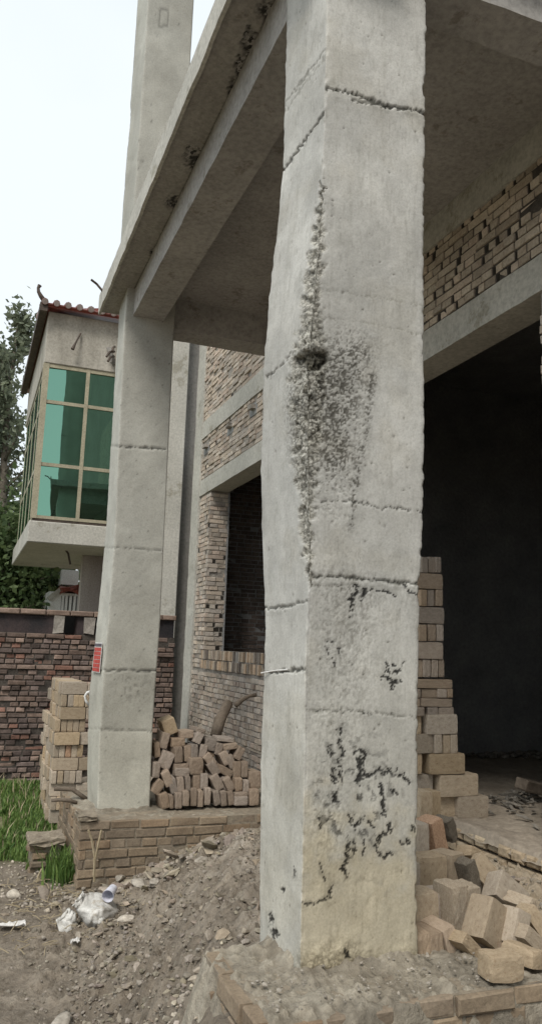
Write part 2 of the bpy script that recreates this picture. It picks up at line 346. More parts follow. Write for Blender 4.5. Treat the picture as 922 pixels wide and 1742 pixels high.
# ================================================================== near pillar
YN, YNL = 2.75, 3.15
zs = np.concatenate([np.arange(.22, 4.45, .006), np.arange(4.5, 9, .5)])
cv = lambda pts, Y: [(aty(x, y, Y).z, aty(x, y, Y).x) for x, y in pts]
arr = [(557,0),(553,150),(551,230),(547,330),(538,430),(526,560),(520,640),(520,800),(526,980),(521,1100),(519,1200),(516,1400),(511,1655)]
xA = ip(zs, cv(arr, YN))
xL = ip(zs, cv([(488,0),(484,150),(480,290),(470,400),(456,520),(448,620),(443,800),(445,930),(451,1050),(449,1140),(443,1300),(441,1450),(441,1620)], YNL))
xR = ip(zs, cv([(724,0),(722,300),(720,600),(722,750),(718,900),(713,1000),(711,1200),(709,1450),(711,1650)], YN))
DARK = [ # dark peeled marks on the front face, in photo pixels
 ([(597,1000),(612,996),(620,1005),(612,1022),(598,1020),(605,1008)],5),([(597,1020),(597,1052)],2),([(632,1003),(655,1006),(672,1012)],2.2),([(690,996),(697,1008),(706,1012)],3),
 ([(556,1090),(572,1092),(578,1108),(570,1120),(558,1114),(554,1100)],1.6),([(570,1120),(571,1132)],1.6),
 ([(658,1127),(660,1130)],4),([(669,1131),(671,1132)],3),([(684,1131),(690,1128)],3),([(656,1143),(678,1141)],3),([(648,1151),(664,1155),(672,1160),(681,1158)],3),([(666,1160),(668,1172)],3),
 ([(618,1213),(634,1215)],3.5),([(580,1240),(577,1264),(585,1286)],3),([(561,1272),(566,1284)],5),
 ([(604,1280),(613,1275),(622,1284),(618,1296),(606,1292),(604,1281)],3),([(613,1296),(613,1326)],5),([(612,1320),(632,1318),(646,1306),(652,1318),(660,1304),(668,1320),(676,1312),(686,1322),(697,1332)],4),
 ([(565,1310),(572,1340),(566,1352),(574,1366)],5),([(575,1290),(580,1330)],3),([(613,1280),(615,1312),(608,1330)],5),([(649,1334),(652,1384)],4.5),([(664,1344),(676,1350)],4),
 ([(594,1384),(602,1406),(622,1390),(636,1408)],3.5),([(592,1432),(589,1464),(584,1478),(591,1492)],4),([(602,1428),(603,1452)],3.2),([(615,1424),(622,1440),(618,1452)],2.6),
 ([(662,1400),(663,1416),(648,1422),(637,1442),(650,1458),(662,1452)],3.6),([(681,1432),(686,1437),(691,1426),(696,1436)],3),([(700,1405),(704,1416)],3.5),
 ([(566,1505),(560,1526),(534,1538),(514,1536)],2.4),([(545,1470),(552,1500)],1.6),([(560,1380),(556,1400)],1.6),([(540,1390),(546,1410)],1.5),
 ([(461,1556),(464,1594)],4),([(469,1580),(472,1592)],3.5),([(482,1511),(483,1515)],3.2),([(586,1618),(592,1626)],3),([(500,1476),(502,1490)],1.2),([(457,1600),(460,1640)],3)]
def near_feat(px, py, s, X, Y, Z):
    q = np.where(s < 0, Y*1.0, X)                          # in-face horizontal coordinate
    n1 = fbm(q, Z, s*0+1, 6, 4, 3); n2 = fbm(q, Z, s*0+2, 38, 4, 5); n3 = fbm(q, Z, s*0+4, 110, 3, 9); nb = fbm(q, Z, s*0+7, 15, 4, 21)
    wx = px+(fbm(px, py, px*0, .09, 3, 31)-.5)*22; wy = py+(fbm(px, py, px*0, .09, 3, 41)-.5)*22
    jx = px+(fbm(px, py, px*0, .25, 3, 51)-.5)*10; jy = py+(fbm(px, py, px*0, .25, 3, 61)-.5)*10
    d = (n1-.5)*.006+(n2-.5)*.0018
    col = np.ones(px.shape+(3,))
    tone = 1+(n1-.5)*.22+(nb-.5)*.20+(fbm(q,Z,q*0,2.2,3,201)-.5)*.2
    def mul(mask, c):
        nonlocal col
        col *= 1-mask[..., None]*(1-np.array(c))
    left = s < 0; front = (s >= 0) & (s < 5)
    # panels cast at different times; left face lightened as if facing more sky
    tone *= np.where(front & (py < 165+.2*(px-555)), 1.09, 1.0)
    tone *= np.where(front & (py > 985) & (py < 1212), .99, 1.0)
    tone *= np.where(left, 1.04, 1.0)*(1+.10*sstep(.5,.62,fbm(q,Z*.7,q*0,3.2,4,301)))*(1-.08*sstep(.52,.6,fbm(q+5,Z*.6,q*0,5,4,303)))
    # seams
    def seam(pts, w, dep, dk, face, rough=0.0, soft=0):
        nonlocal d
        dist = pline(jx if rough else px, jy if rough else py, pts)
        ww = w*(1-rough+2*rough*vnoise(px*.06, py*.06, px*0, 71))
        m = sstep(ww*1.3, ww*.3, dist)*face
        d -= m*dep; mul(m, (dk, dk, dk*.97))
        if soft: mul(sstep(ww*5, 0, dist)*face*sstep(.4, .7, n2), (soft, soft, soft*.97))
    seam([(555,150),(600,158),(625,168),(660,180),(724,191)], 2.9, .008, .30, front, .85, .7)
    seam([(600,170),(640,178),(668,184)], 2.2, .006, .45, front, .8)
    seam([(478,294),(505,257),(530,222),(552,190)], 1.9, .008, .30, left, .6, .75)
    seam([(484,178),(520,130),(552,86)], 1.3, .004, .6, left, .5); seam([(484,190),(540,115),(552,98)], 1.1, .003, .7, left, .5)
    seam([(452,645),(480,618),(524,576)], 1.5, .006, .42, left, .2)
    seam([(548,852),(600,852),(625,857),(640,866),(662,863),(720,871)], 1.4, .006, .38, front, .4)
    seam([(528,982),(570,980),(600,984),(650,988),(716,994)], 2.6, .007, .38, front, .9, .7); seam([(530,998),(605,996)], 1.2, .003, .6, front, .3)
    seam([(447,1036),(490,1031),(526,1022)], 1.8, .007, .42, left, .6); seam([(446,1145),(480,1143),(522,1138)], 2.4, .010, .34, left, .6)
    seam([(520,1209),(600,1210),(650,1215),(712,1222)], 1.3, .004, .55, front, .8)
    seam([(556,494),(640,505),(722,522)], 1.0, .002, .80, front, .6); seam([(552,540),(640,552),(722,570)], 1.0, .002, .78, front, .6)
    seam([(552,348),(572,352)], 1.2, .003, .6, front, .6)
    # light fins of grout just under the seams
    for pts in ([(527,990),(600,992),(716,1000)], [(556,160),(640,183),(722,197)]):
        m = sstep(3.5, .5, pline(jx, jy, pts))*front; d += m*.0012
    # honeycombed arris
    aw = np.interp(py, [300,330,380,430,480,520,560,600,650,700,760,820,860,900,950,985,1000], [0,3,8,14,15,17,23,31,34,31,26,19,15,12,9,6,0])
    ax = np.interp(py, [p[1] for p in arr], [p[0] for p in arr])
    off = np.interp(py, [500,600,700,800], [0,4,2,0])
    r = np.abs(wx-ax-off)/np.maximum(aw, .01)
    hm = sstep(1.12, .72, r)*(aw > 0)*(s < 5)
    c1, v1 = cell(q+fbm(q,Z,q*0,20,2,5)*.02, Z, 52, 3); c2, v2 = cell(q, Z, 120, 8)
    agg = np.clip(1-c1*1.35, 0, 1)
    core = sstep(.9, .1, r)
    d += hm*(-.010-.010*core+agg*.007*(v1*.9+.2)+(fbm(q,Z,q*0,48,4,91)-.5)*.022)
    hc = (.92+.50*fbm(q,Z,q*0,60,4,93))*np.where(v1 < .22, .62, 1.0)*(.75+.35*np.clip(agg*1.3,0,1))
    hm3 = hm[..., None]; col = col*(1-hm3)+hm3*(hc[..., None]*np.array([1.0, .985, .94]))
    # deep pit
    pr = np.hypot((wx-531)/29, (wy-612)/21); pm = sstep(1.08, .85, pr)
    d -= pm*(.030-.012*agg); mul(pm, (.28, .27, .24))
    pm2 = sstep(1, .6, np.hypot((wx-523)/13, (wy-690)/52)); d -= pm2*.006; mul(pm2*sstep(.35,.6,n2), (.42,.41,.38))
    # sprayed dark stain with pocks beside the pit, running down
    a = np.exp(-(((px-574)/42)**2+((py-655)/70)**2)*.9)+.9*np.exp(-(((px-568)/42)**2+((py-775)/95)**2))
    a += .8*np.exp(-(pline(px, py, [(634,640),(626,720),(606,820),(597,900)])/(4+4*vnoise(py*.05,px*0,px*0,8)))**2)*(.5+.5*vnoise(py*.09,px*.05,px*0,18))+.7*np.exp(-(((px-497)/14)**2+((py-700)/80)**2))
    a += .45*np.exp(-(((px-610)/40)**2+((py-600)/40)**2))
    a = np.clip(a, 0, 1.15)*(s < 5)
    pock = sstep(.66-.17*a, .70-.17*a, fbm(q, Z*.9, q*0, 150, 2, 77)*.72+.28*nb)*sstep(.02, .3, a)
    d -= pock*.003*a; mul(pock*np.clip(a*1.2, 0, 1), (.34, .33, .31)); mul(np.clip(a,0,1)*.36*(.2+1.1*nb), (.52, .51, .49))
    rough = sstep(.15,.6,a); d += rough*(n3-.5)*.004
    # fine mottling low on the front face
    b = (np.exp(-(((px-580)/60)**2+((py-1110)/160)**2))+.8*np.exp(-(((px-560)/45)**2+((py-1390)/130)**2))+.5*np.exp(-(((px-600)/90)**2+((py-1020)/60)**2)))*front
    pk = sstep(.565, .62, fbm(q, Z*.7, q*0, 120, 3, 87))*np.clip(b, 0, 1)
    d -= pk*.0015; mul(pk*.5, (.48, .47, .45))
    # short vertical scratches, small dark pits everywhere
    st = sstep(.66, .80, fbm(q*70, Z*14, q*0, 1, 3, 97))*sstep(.45,.6,n1); mul(st*.35*(s < 5), (.66, .65, .63)); d -= st*.0006
    c3, v3 = cell(q, Z, 9, 55); pit = sstep(.02+.05*v3, .015*v3, c3)*(v3 > .72)*(s < 5); d -= pit*.004; mul(pit*.8, (.35, .34, .32))
    # trowel and water streaks, faint blotches
    sk_ = sstep(.52, .75, fbm(q*26, Z*3.2, q*0, 1, 4, 131)); mul(sk_*.30*(s < 5)*(.3+n1), (.74, .73, .70))
    sk2 = sstep(.60, .78, fbm(q*120, Z*22, q*0, 1, 3, 141)+.12*(n1-.5)); mul(sk2*.30*(s < 5), (.62,.61,.58)); d -= sk2*.0006
    bl = sstep(.55, .75, fbm(q, Z, q*0, 4.5, 4, 151)); mul(bl*.30, (.84, .80, .72))
    gr = sstep(.5,.8,fbm(q, Z, q*0, 260, 2, 161)); mul(gr*.22*(s < 5), (.6,.6,.58))
    sp1 = sstep(.07,.03,cell(q, Z, 34, 171)[0])*(cell(q, Z, 34, 171)[1] > .8)*(s < 5); mul(sp1*.6, (.4,.4,.38)); d -= sp1*.0015
    # dark peeled marks
    mk = np.zeros(px.shape)
    for pts, w in DARK:
        fac = left if pts[0][0] < 508 else front
        w = w*.80
        mk = np.maximum(mk, sstep(w*1.05, w*.75, pline(jx, jy, pts)+(fbm(px,py,px*0,.45,3,33)-.5)*w*2.0)*fac*sstep(.30,.42,fbm(px,py,px*0,.13,3,39)))
    sc = sstep(.60, .66, fbm(wx*.05, wy*.04, px*0, 1.6, 3, 12))*np.exp(-(((px-600)/70)**2+((py-1370)/110)**2))*front
    mk = np.maximum(mk, sc*sstep(.45,.55,n2)*.8)
    d -= mk*.0035; mul(mk, (.12, .12, .12))
    halo = np.zeros(px.shape)
    for pts, w in DARK: halo = np.maximum(halo, sstep(w+8, w, pline(wx, wy, pts)))
    mul(np.clip(halo-mk,0,1)*.35*sstep(.4,.65,n2), (.5,.5,.49))
    # tan mortar patch at the foot, dusty lower left
    tp = sstep(1330, 1500, wy+(px-520)*-.16+ (nb-.5)*260)*front
    col = col*(1-tp[..., None])+tp[..., None]*col*np.array([.98, .91, .775])
    low = sstep(900, 1500, py)*(s < 5); mul(low*.55, (1.0, .97, .88))
    foot = sstep(1585, 1660, py+(n1-.5)*60)*(s < 5); mul(foot*.8, (.86, .82, .74)); d += foot*(n2-.35)*.02
    # formwork edge along the arris low down
    al = sstep(1.6, .5, np.abs(px-ax-3))*(py > 1000)*front; mul(al*.45, (.7,.7,.76)); d -= al*.0015
    # ragged edges
    e = sstep(.02, 0, np.abs(s-(xR[0]-xA[0])+0*s))
    xr = np.interp(Z, zs, xR); er = sstep(.012, 0, xr-X)*(s < 5)
    d -= er*(.003+.010*sstep(.45, .8, fbm(Z, Z*0, Z*0, 26, 3, 4)))
    ea = sstep(.010, 0, np.abs(s)); d -= ea*.006*sstep(.45,.75,vnoise(Z*30, Z*0, Z*0, 14))
    ear = sstep(.010, 0, np.abs(s+(YNL-YN))); d -= ear*.006*vnoise(Z*25, Z*0, Z*0, 24)
    col *= tone[..., None]
    return d, np.clip(col, 0.02, 1.5), np.clip(hm*.62+np.clip(a,0,1)*.40*(.25+1.2*nb)+b*.12*(s < 5)+foot*.5+mk*.4, 0, 1)*(s < 5)
V, F, C, m, EX = pillar_mesh(zs, xA, xL, xR, YN, YNL, .0052, near_feat)
# ragged right edge as seen in silhouette
VV = V.reshape(len(zs), m, 3); nl = int((YNL-YN)/.0052); nf = int((xR[0]-xA[0])/.0052)
je = nl+nf-1
rag = .006*(fbm(zs, zs*0, zs*0, 30, 4, 4)-.5)+.005*(fbm(zs,zs*0,zs*0,6,3,6)-.5)+.004*sstep(.6,.7,vnoise(zs*23,zs*0,zs*0,66))*vnoise(zs*4,zs*0,zs*0,67)
zc = aty(722, 150, YN).z; rag -= .012*np.exp(-((zs-zc)/.03)**2)
for k, w in ((0, 1), (-1, .8), (-2, .5), (-3, .25)): VV[:, je+k, 0] += rag*w
for k in (1, 2, 3): VV[:, je+k, 0] += rag
near = link('concrete_pillar', raw_mesh('concrete_pillar', V, F, C, smooth=True, mat=M['conc'], extra=EX))
tag(near, 'large grey concrete pillar in front with a honeycombed chipped corner and black peeling marks', 'pillar', 'concrete pillars of the porch')
t = MB(); zt = aty(448, 1143, YN).z
t.tube([tuple(aty(446,1145,YNL-.01)+Vector((-.004,0,0))), tuple(atx(470,1143,float(np.interp(1.3,zs,xA)))+Vector((-.012,0,.004))), tuple(atx(492,1139,float(np.interp(1.3,zs,xA)))+Vector((-.006,0,0)))], .0035)
t.build('tie_wire', M['paper'], near)

# ================================================================== far pillar
YF, YFL = 7.06, 7.5
zf = np.concatenate([np.arange(-.02, 4.75, .014), np.arange(4.8, 9.5, .03)])
fA = ip(zf, cv([(265,0),(237,250),(213,544),(205,700),(195,928),(177,1141),(169,1276),(166,1376)], YF)+[(9.5, 1.16)])
fA = np.where(zf > 5, 1.14, fA)
fR = ip(zf, cv([(296,570),(285,800),(273,1052),(260,1235),(255,1368)], YF)+[(5, 1.605), (9.5, 1.612)])
fL = ip(zf, [(9.5,1.10),(5,1.10)]+cv([(205,518),(195,658),(182,891),(169,1031),(152,1182),(149,1318),(150,1374)], YFL))
def far_feat(px, py, s, X, Y, Z):
    q = np.where(s < 0, Y*1.0, X); left = s < 0; front = (s >= 0) & (s < 5)
    n1 = fbm(q, Z, s*0+1, 5, 4, 13); n2 = fbm(q, Z, s*0+2, 30, 4, 15)
    jy = py+(fbm(px, py, px*0, .25, 3, 61)-.5)*5
    d = (n1-.5)*.010+(n2-.5)*.004; col = np.ones(px.shape+(3,)); tone = 1+(n1-.5)*.28
    def seam(y0, y1, w, dep, dk, x0=160, x1=300):
        nonlocal d, col
        dist = np.abs(jy-(y0+(y1-y0)*(px-x0)/(x1-x0))); mk = sstep(w*1.3, w*.3, dist)*(s < 5)*np.where(left, .6, 1)
        d -= mk*dep; col *= 1-mk[..., None]*(1-dk)
    for a in ((757,765,1.6,.012,.35),(930,938,1.3,.008,.55),(1140,1142,1.8,.012,.35),(1240,1245,1.3,.006,.6),(262,280,1.4,.010,.5)): seam(*a)
    tone *= np.where(front & (py > 1142) & (py < 1243), .93, 1)*np.where(front & (py > 1243), 1.14, 1)*np.where(left, 1.08, 1)*(1+.10*sstep(.5,.62,fbm(q,Z*.7,q*0,2.4,4,301)))*np.where(py < 440, .93, 1)  # left face tinted lighter to imitate stronger skylight; sections vary in tone
    ru = sstep(.55,.62,fbm(q,Z*.5,q*0,60,3,5))*np.exp(-(((px-225)/30)**2+((py-1170)/35)**2)); d -= ru*.003; col *= 1-ru[..., None]*.3
    # patched box outline high up
    bx = np.abs(np.maximum(np.abs(px-279)/7, np.abs(py-30)/14)-1); bm = sstep(.25, .1, bx)*front; col *= 1-bm[..., None]*.35; d -= bm*.004
    ch = sstep(1, .5, np.abs(py-215)/40)*sstep(.06, 0, np.abs(s+(YFL-YF)))*left; d -= ch*.02*(n2)
    edge = sstep(.012, 0, np.abs(s)); d -= edge*.008*vnoise(Z*22, Z*0, Z*0, 3)
    low = sstep(900, 1400, py); col *= 1-low[..., None]*(1-np.array([1.0,.985,.94]))
    pk = sstep(.05,.02,cell(q,Z,6,5)[0]); col *= 1-pk[..., None]*.5
    return d, col*tone[..., None]
V, F, C, m, EX2 = pillar_mesh(zf, fA, fL, fR, YF, YFL, .013, far_feat)
far = link('concrete_pillar', raw_mesh('concrete_pillar_far', V, F, C, smooth=True, mat=M['conc_far']))
tag(far, 'slimmer two-storey concrete pillar in the background with a small red notice on its side', 'pillar', 'concrete pillars of the porch')
t = MB()
for dx, dz, L in ((-.05,.0,.10),(-.02,.05,.08),(-.04,-.05,.09)): t.tube([(1.09, 7.35, 4.18+dz), (1.09+dx, 7.3, 4.18+dz-.03), (1.09+dx*1.6, 7.28, 4.15+dz-L*.6)], .012)
t.build('rebar_stub', M['metal'], far)
# notice pasted on the pillar
nt_ = empty('paper_notice', 'small red printed notice pasted on the left side of the far pillar', 'notice')
zc = 1.26; xx = float(np.interp(zc, zf, fL)); xa = float(np.interp(zc, zf, fA))
def onleft(y, z, o=.012):
    tt = (YFL-y)/(YFL-YF); xl = float(np.interp(z, zf, fL)); xq = float(np.interp(z, zf, fA)); return Vector((xl+(xq-xl)*tt-o, y, z))
def lquad(mb, y0, y1, z0, z1, o): mb.poly([onleft(y0,z0,o), onleft(y1,z0,o), onleft(y1,z1,o), onleft(y0,z1,o)], .002)
b = MB(); lquad(b, YF+.08, YFL-.08, 1.135, 1.40, .014); b.build('paper', M['paper'], nt_)
b = MB()
for i in range(6):
    z1 = 1.355-i*.036
    for j in range(4):
        y0 = YF+.095+j*.064; lquad(b, y0, y0+.057, z1-.031, z1, .0175)
b.build('printed_text', M['red'], nt_)
b = MB(); lquad(b, YF+.09, YFL-.09, 1.365, 1.39, .0175); b.build('heading', M['ink'], nt_)

def lumpy(name, x0, x1, y0, y1, z0, z1, mat, parent, res=.05, amp=.006, s=1):
    b = MB(); b.box(x0, x1, y0, y1, z0, z1); bm = b.bm
    for ax, L in ((0, x1-x0), (1, y1-y0), (2, z1-z0)):
        n = int(L/res)
        for k in range(1, n):
            co = [0, 0, 0]; co[ax] = (x0, y0, z0)[ax]+L*k/n; no = [0, 0, 0]; no[ax] = 1
            bmesh.ops.bisect_plane(bm, geom=bm.verts[:]+bm.edges[:]+bm.faces[:], plane_co=co, plane_no=no)
    A = np.array([v.co for v in bm.verts]); 
    D = np.stack([fbm(A[:,0],A[:,1],A[:,2],7,3,s+k*5)-.5 for k in range(3)], -1)*2*amp
    for v, dd in zip(bm.verts, D): v.co += Vector(dd)
    return b.build(name, mat, parent, smooth=False)
# ================================================================== canopy (porch roof)
can = empty('porch_canopy', 'raw concrete porch roof slab with edge beam carried by the two pillars', 'canopy')
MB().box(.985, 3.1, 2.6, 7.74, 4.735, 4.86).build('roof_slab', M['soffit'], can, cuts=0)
lumpy('slab_edge', .960, .984, 2.6, 7.75, 4.70, 4.90, M['plaster'], can, .05, .007, 9)
# overhang underside with honeycombed holes along the beam
ys = np.arange(2.6, 7.74, .010); xs_ = np.arange(.985, 1.205, .008)
XX, YY = np.meshgrid(xs_, ys)
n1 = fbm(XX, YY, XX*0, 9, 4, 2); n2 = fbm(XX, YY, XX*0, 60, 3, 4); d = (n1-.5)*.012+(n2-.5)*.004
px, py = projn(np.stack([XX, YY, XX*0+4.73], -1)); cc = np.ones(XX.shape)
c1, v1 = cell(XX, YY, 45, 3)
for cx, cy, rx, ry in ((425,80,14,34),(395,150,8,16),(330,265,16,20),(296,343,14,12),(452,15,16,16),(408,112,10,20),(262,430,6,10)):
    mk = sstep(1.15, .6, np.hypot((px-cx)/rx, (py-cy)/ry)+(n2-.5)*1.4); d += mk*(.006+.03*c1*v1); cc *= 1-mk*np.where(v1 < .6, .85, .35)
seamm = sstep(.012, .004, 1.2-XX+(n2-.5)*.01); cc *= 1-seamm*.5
P = np.stack([XX, YY, 4.722+d], -1).reshape(-1, 3)
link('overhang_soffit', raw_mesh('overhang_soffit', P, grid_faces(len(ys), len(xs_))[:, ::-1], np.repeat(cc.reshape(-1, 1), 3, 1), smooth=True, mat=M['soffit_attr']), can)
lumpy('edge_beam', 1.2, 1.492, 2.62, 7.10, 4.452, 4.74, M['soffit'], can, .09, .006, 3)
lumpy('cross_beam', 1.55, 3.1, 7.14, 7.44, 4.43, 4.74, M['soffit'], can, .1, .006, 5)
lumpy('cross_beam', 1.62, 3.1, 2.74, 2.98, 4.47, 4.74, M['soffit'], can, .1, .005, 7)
t = MB(); t.tube([(.97, 7.55, 4.86), (.90, 7.55, 4.93), (.84, 7.52, 4.95)], .012); t.build('rebar_stub', M['metal'], can)

# ================================================================== unfinished brick house
XW = 3.1
house = empty('brick_house', 'unfinished brick house with open doorway, window hole and bare concrete bands behind the pillars', 'house')
tp_ = [(1,.97,.93),(1.05,.98,.9),(.95,.93,.92),(1.05,1.0,.95),(1.0,.9,.84)]
DY0, DY1, WY0, WY1 = 3.69, 5.6, 7.9, 10.75
holes = [(351,763),(391,729),(430,697)]
hc = [atx(x, y, XW) for x, y in holes]
def inhole(Y, z): return any(abs(Y-h.y) < .17+.0*z and abs(z-h.z) < .10 for h in hc)
o = (XW, 3.3, 0); U = (0,1,0); Nn = (-1,0,0)
parts = []
cuts_ = [(DY0-3.3, DY1-3.3, 0, 3.61), (WY0-3.3, WY1-3.3, 1.09, 3.61)]; mlow = None
parts.append(brick_face(o, U, Nn, 7.98, .10, 1.09, mask=mlow, tint=tp_, jit=.006, hole=.01, cuts=cuts_, L=.23, pattern='mixed2'))
parts.append(brick_face(o, U, Nn, 7.98, 1.10, 3.60, mask=mlow, tint=tp_, jit=.006, hole=.04, L=.23, pattern='mixed2', cuts=cuts_+[(4.55,7.56,1.09,1.36)]))
parts.append(brick_face((XW,7.85,0), U, Nn, 3.0, 1.095, 1.221, Hc=.126, pattern='soldier', tint=[(1.1,1.03,.92),(1.05,.9,.74),(.75,.7,.65),(1.2,1,.8),(.45,.42,.4)], jit=.014, relief=.008))
parts.append(brick_face((XW,7.85,0), U, Nn, 3.0, 1.225, 1.352, Hc=.127, pattern='soldier', tint=[(1.1,1.03,.92),(1.05,.9,.74),(.75,.7,.65),(1.2,1,.8),(.45,.42,.4)], jit=.014, relief=.008))
dm = atx(805, 350, XW)
damage = lambda cu, z: not (math.hypot((3.3+cu-dm.y)/.22, (z-dm.z)/.06) < 1) and not inhole(3.3+cu, z)
parts.append(brick_face(o, U, Nn, 3.4, 3.87, 4.50, mask=damage, tint=[(1.0,.95,.86),(.95,.88,.78),(1.15,1.05,.95),(.85,.8,.72)], jit=.004, hole=.17, Hc=.066, L=.24, pattern='mixed2'))
parts.append(brick_face((XW,6.7,0), U, Nn, 4.6, 3.87, 4.49, mask=lambda cu, z: not inhole(6.7+cu, z), tint=tp_, jit=.007, hole=.015))
parts.append(brick_face((XW,7.0,0), U, Nn, 4.3, 4.78, 7.3, tint=tp_, jit=.007, hole=.012, Hc=.064))
build_bricks('brick_facing', parts, M['brick_pale'], house)
# window jamb facing the viewer, with open brick ends
j = [brick_face((XW+.012, WY1, 0), (1,0,0), (0,-1,0), .27, 1.35, 3.60, mask=None, pattern='english', jit=.004, hole=.16, tint=tp_, L=.25)]
build_bricks('window_jamb', j, M['brick_pale'], house)
b = MB()
xb0, xb1 = XW+.012, XW+.27
for y0, y1, z0, z1 in ((3.3,DY0,.0,3.61),(DY1,WY0,.0,3.61),(WY0,WY1+.008,.0,1.34),(WY1+.012,11.3,.0,3.61),(3.3,11.3,3.85,4.5),(6.9,11.3,4.767,7.3)): b.box(xb0, xb1, y0, y1, z0, z1)
MB().box(xb0, xb1, -9.0, 3.298, -.6, 12.6).box(xb0, xb1, 3.3, 11.3, 7.302, 12.6).build('unseen_wall', M['plaster_dark'], house); b.box(xb0, xb1, 3.3, 6.898, 4.767, 7.3)  # unseen wall extension, height and tone set for its reflection in bay glass
b.build('mortar_core', M['mortar_pale'], house)
MB().box(xb0-.003, xb1, 3.302, 6.8, 3.851, 4.499).build('dark_backing', M['mortar_dark'], house)  # dark backing imitates the shaded depth of open slots; joints dark too
lumpy('lintel_band', XW-.012, XW+.27, 3.3, 11.3, 3.612, 3.848, M['plaster'], house, .09, .006, 11)
lumpy('ring_beam', XW-.014, XW+.27, 3.3, 11.3, 4.502, 4.765, M['plaster'], house, .09, .006, 12)
lumpy('corner_column', XW-.02, XW+.3, 11.302, 11.70, -.1, 7.3, M['plaster'], house, .12, .012, 13)
for h in hc:
    MB().box(XW+.004, XW+.0115, h.y-.15, h.y+.12, h.z-.08, h.z+.07).build('hole_shade', M['dark'], house, jitter=.004)  # plate imitates the shaded depth of the putlog hole
    MB().box(XW-.05, XW+.004, h.y-.10, h.y+.04, h.z-.0, h.z+.05).build('brick_stub', M['mortar_pale'], house, jitter=.010)
b = MB(); b.box(XW+.002, XW+.0115, dm.y-.2, dm.y+.2, dm.z-.055, dm.z+.055); b.build('break_shade', M['dark'], house, jitter=.006)  # plate imitates the shade behind the broken bricks
# step and floors
st = [brick_face((XW-.005, 3.2, 0), U, Nn, 3.0, -.02, .30, tint=[(1,.95,.86),(1.05,.97,.86),(.95,.88,.78)], jit=.010, L=.25, Hc=.08, gap=.016, chamf=.012)]
build_bricks('step_brick', st, make_mat('dust covered step bricks', (.38,.32,.245), (.50,.425,.33), 6, rough=1, bump=.7, bscale=45, attr=True, dist=.01, spots=(11,.36,(.7,.66,.6))), house)
xs_ = np.linspace(XW-.01, 9.2, 150)**1; xs_ = XW-.01+(np.linspace(0, 1, 150)**1.8)*6.1; ys_ = np.concatenate([np.arange(2.2, 7.7, .03), [11.6]])
XX, YY = np.meshgrid(xs_, ys_); hh = .318+(fbm(XX,YY,XX*0,6,4,9)-.5)*.05+(fbm(XX,YY,XX*0,30,3,19)-.5)*.018
hh = hh-.06*sstep(XW+.03, XW-.01, XX)
rb = np.exp(-(((XX-4.25)/.5)**2+((YY-4.95)/.35)**2)); hh += rb*.10*(.4+fbm(XX,YY,XX*0,12,3,29))
P = np.stack([XX, YY, hh], -1).reshape(-1, 3)
link('floor_slab', raw_mesh('floor_slab', P, grid_faces(len(ys_), len(xs_)), smooth=True, mat=M['floor']), house)
b = MB()
b.box(XW+.28, 9.4, 7.6, 7.72, .2, 4.7); b.box(9.3, 9.5, 2.0, 11.7, .2, 4.7); b.box(XW+.28, 9.4, 1.9, 2.0, .2, 4.7); b.box(XW+.28, 9.4, 11.419, 11.55, .0, 4.7)
b.box(XW+.28, 9.4, 1.9, 11.6, 4.5, 4.62)
b.box(XW+.272, XW+.30, DY1, WY0, .2, 4.5); b.box(XW+.272, XW+.30, 2.0, DY0, .2, 4.5); b.box(XW+.272, XW+.30, WY1, 11.4, .2, 4.5)
b.box(XW+.272, XW+.30, WY0, WY1, .2, 1.30)
b.build('room_lining', M['dark'], house)
fb = [brick_face((6.0, 11.412, 0), (-1,0,0), (0,-1,0), 2.6, .3, 4.4, tint=[(.9,.9,.88)], jit=.004)]
build_bricks('inner_wall', fb, M['brick_dark'], house)
# ================================================================== brick plinths
dust_t = [(1,.96,.88),(1.06,1,.9),(.93,.88,.8),(1,.9,.78),(.9,.88,.84)]
def plinth(name, label, x0, x1, y0, y1, ztop, zbot, L=.25, Hc=.072, jit=.008, cm=(.8,1.1)):
    e = empty(name, label, 'plinth', 'brick plinths under the pillars'); 
    P = [brick_face((x0, y0, 0), (1,0,0), (0,-1,0), x1-x0, zbot, ztop-Hc*1.0, L=L, Hc=Hc, jit=jit*.7, tint=dust_t, cmin=cm[0], cmax=cm[1], chamf=.005),
         brick_face((x0, y0, 0), (1,0,0), (0,-1,0), x1-x0, ztop-Hc, ztop, L=L, Hc=Hc, jit=jit, tint=dust_t, cmin=cm[0]+.1, cmax=cm[1]+.1, relief=.006, chamf=.006, pattern='stretcher'),
         brick_face((x0, y0, 0), (0,1,0), (-1,0,0), y1-y0, zbot, ztop, L=L, Hc=Hc, jit=jit*.7, tint=dust_t, cmin=cm[0], cmax=cm[1], chamf=.005)]
    build_bricks('brickwork', P, M['brick_plinth'], e)
    MB().box(x0+.01, x1, y0+.01, y1, zbot-.1, ztop-.012).build('core', M['mortar_plinth'], e); return e
pf = plinth('brick_plinth', 'low brick plinth carrying the far pillar and a heap of loose bricks', .985, 3.09, 6.66, 8.1, 0.0, -.72)
pn = plinth('brick_plinth', 'rubble covered brick plinth at the foot of the near pillar', .93, 3.09, 2.47, 3.05, .275, -.8, jit=.012)
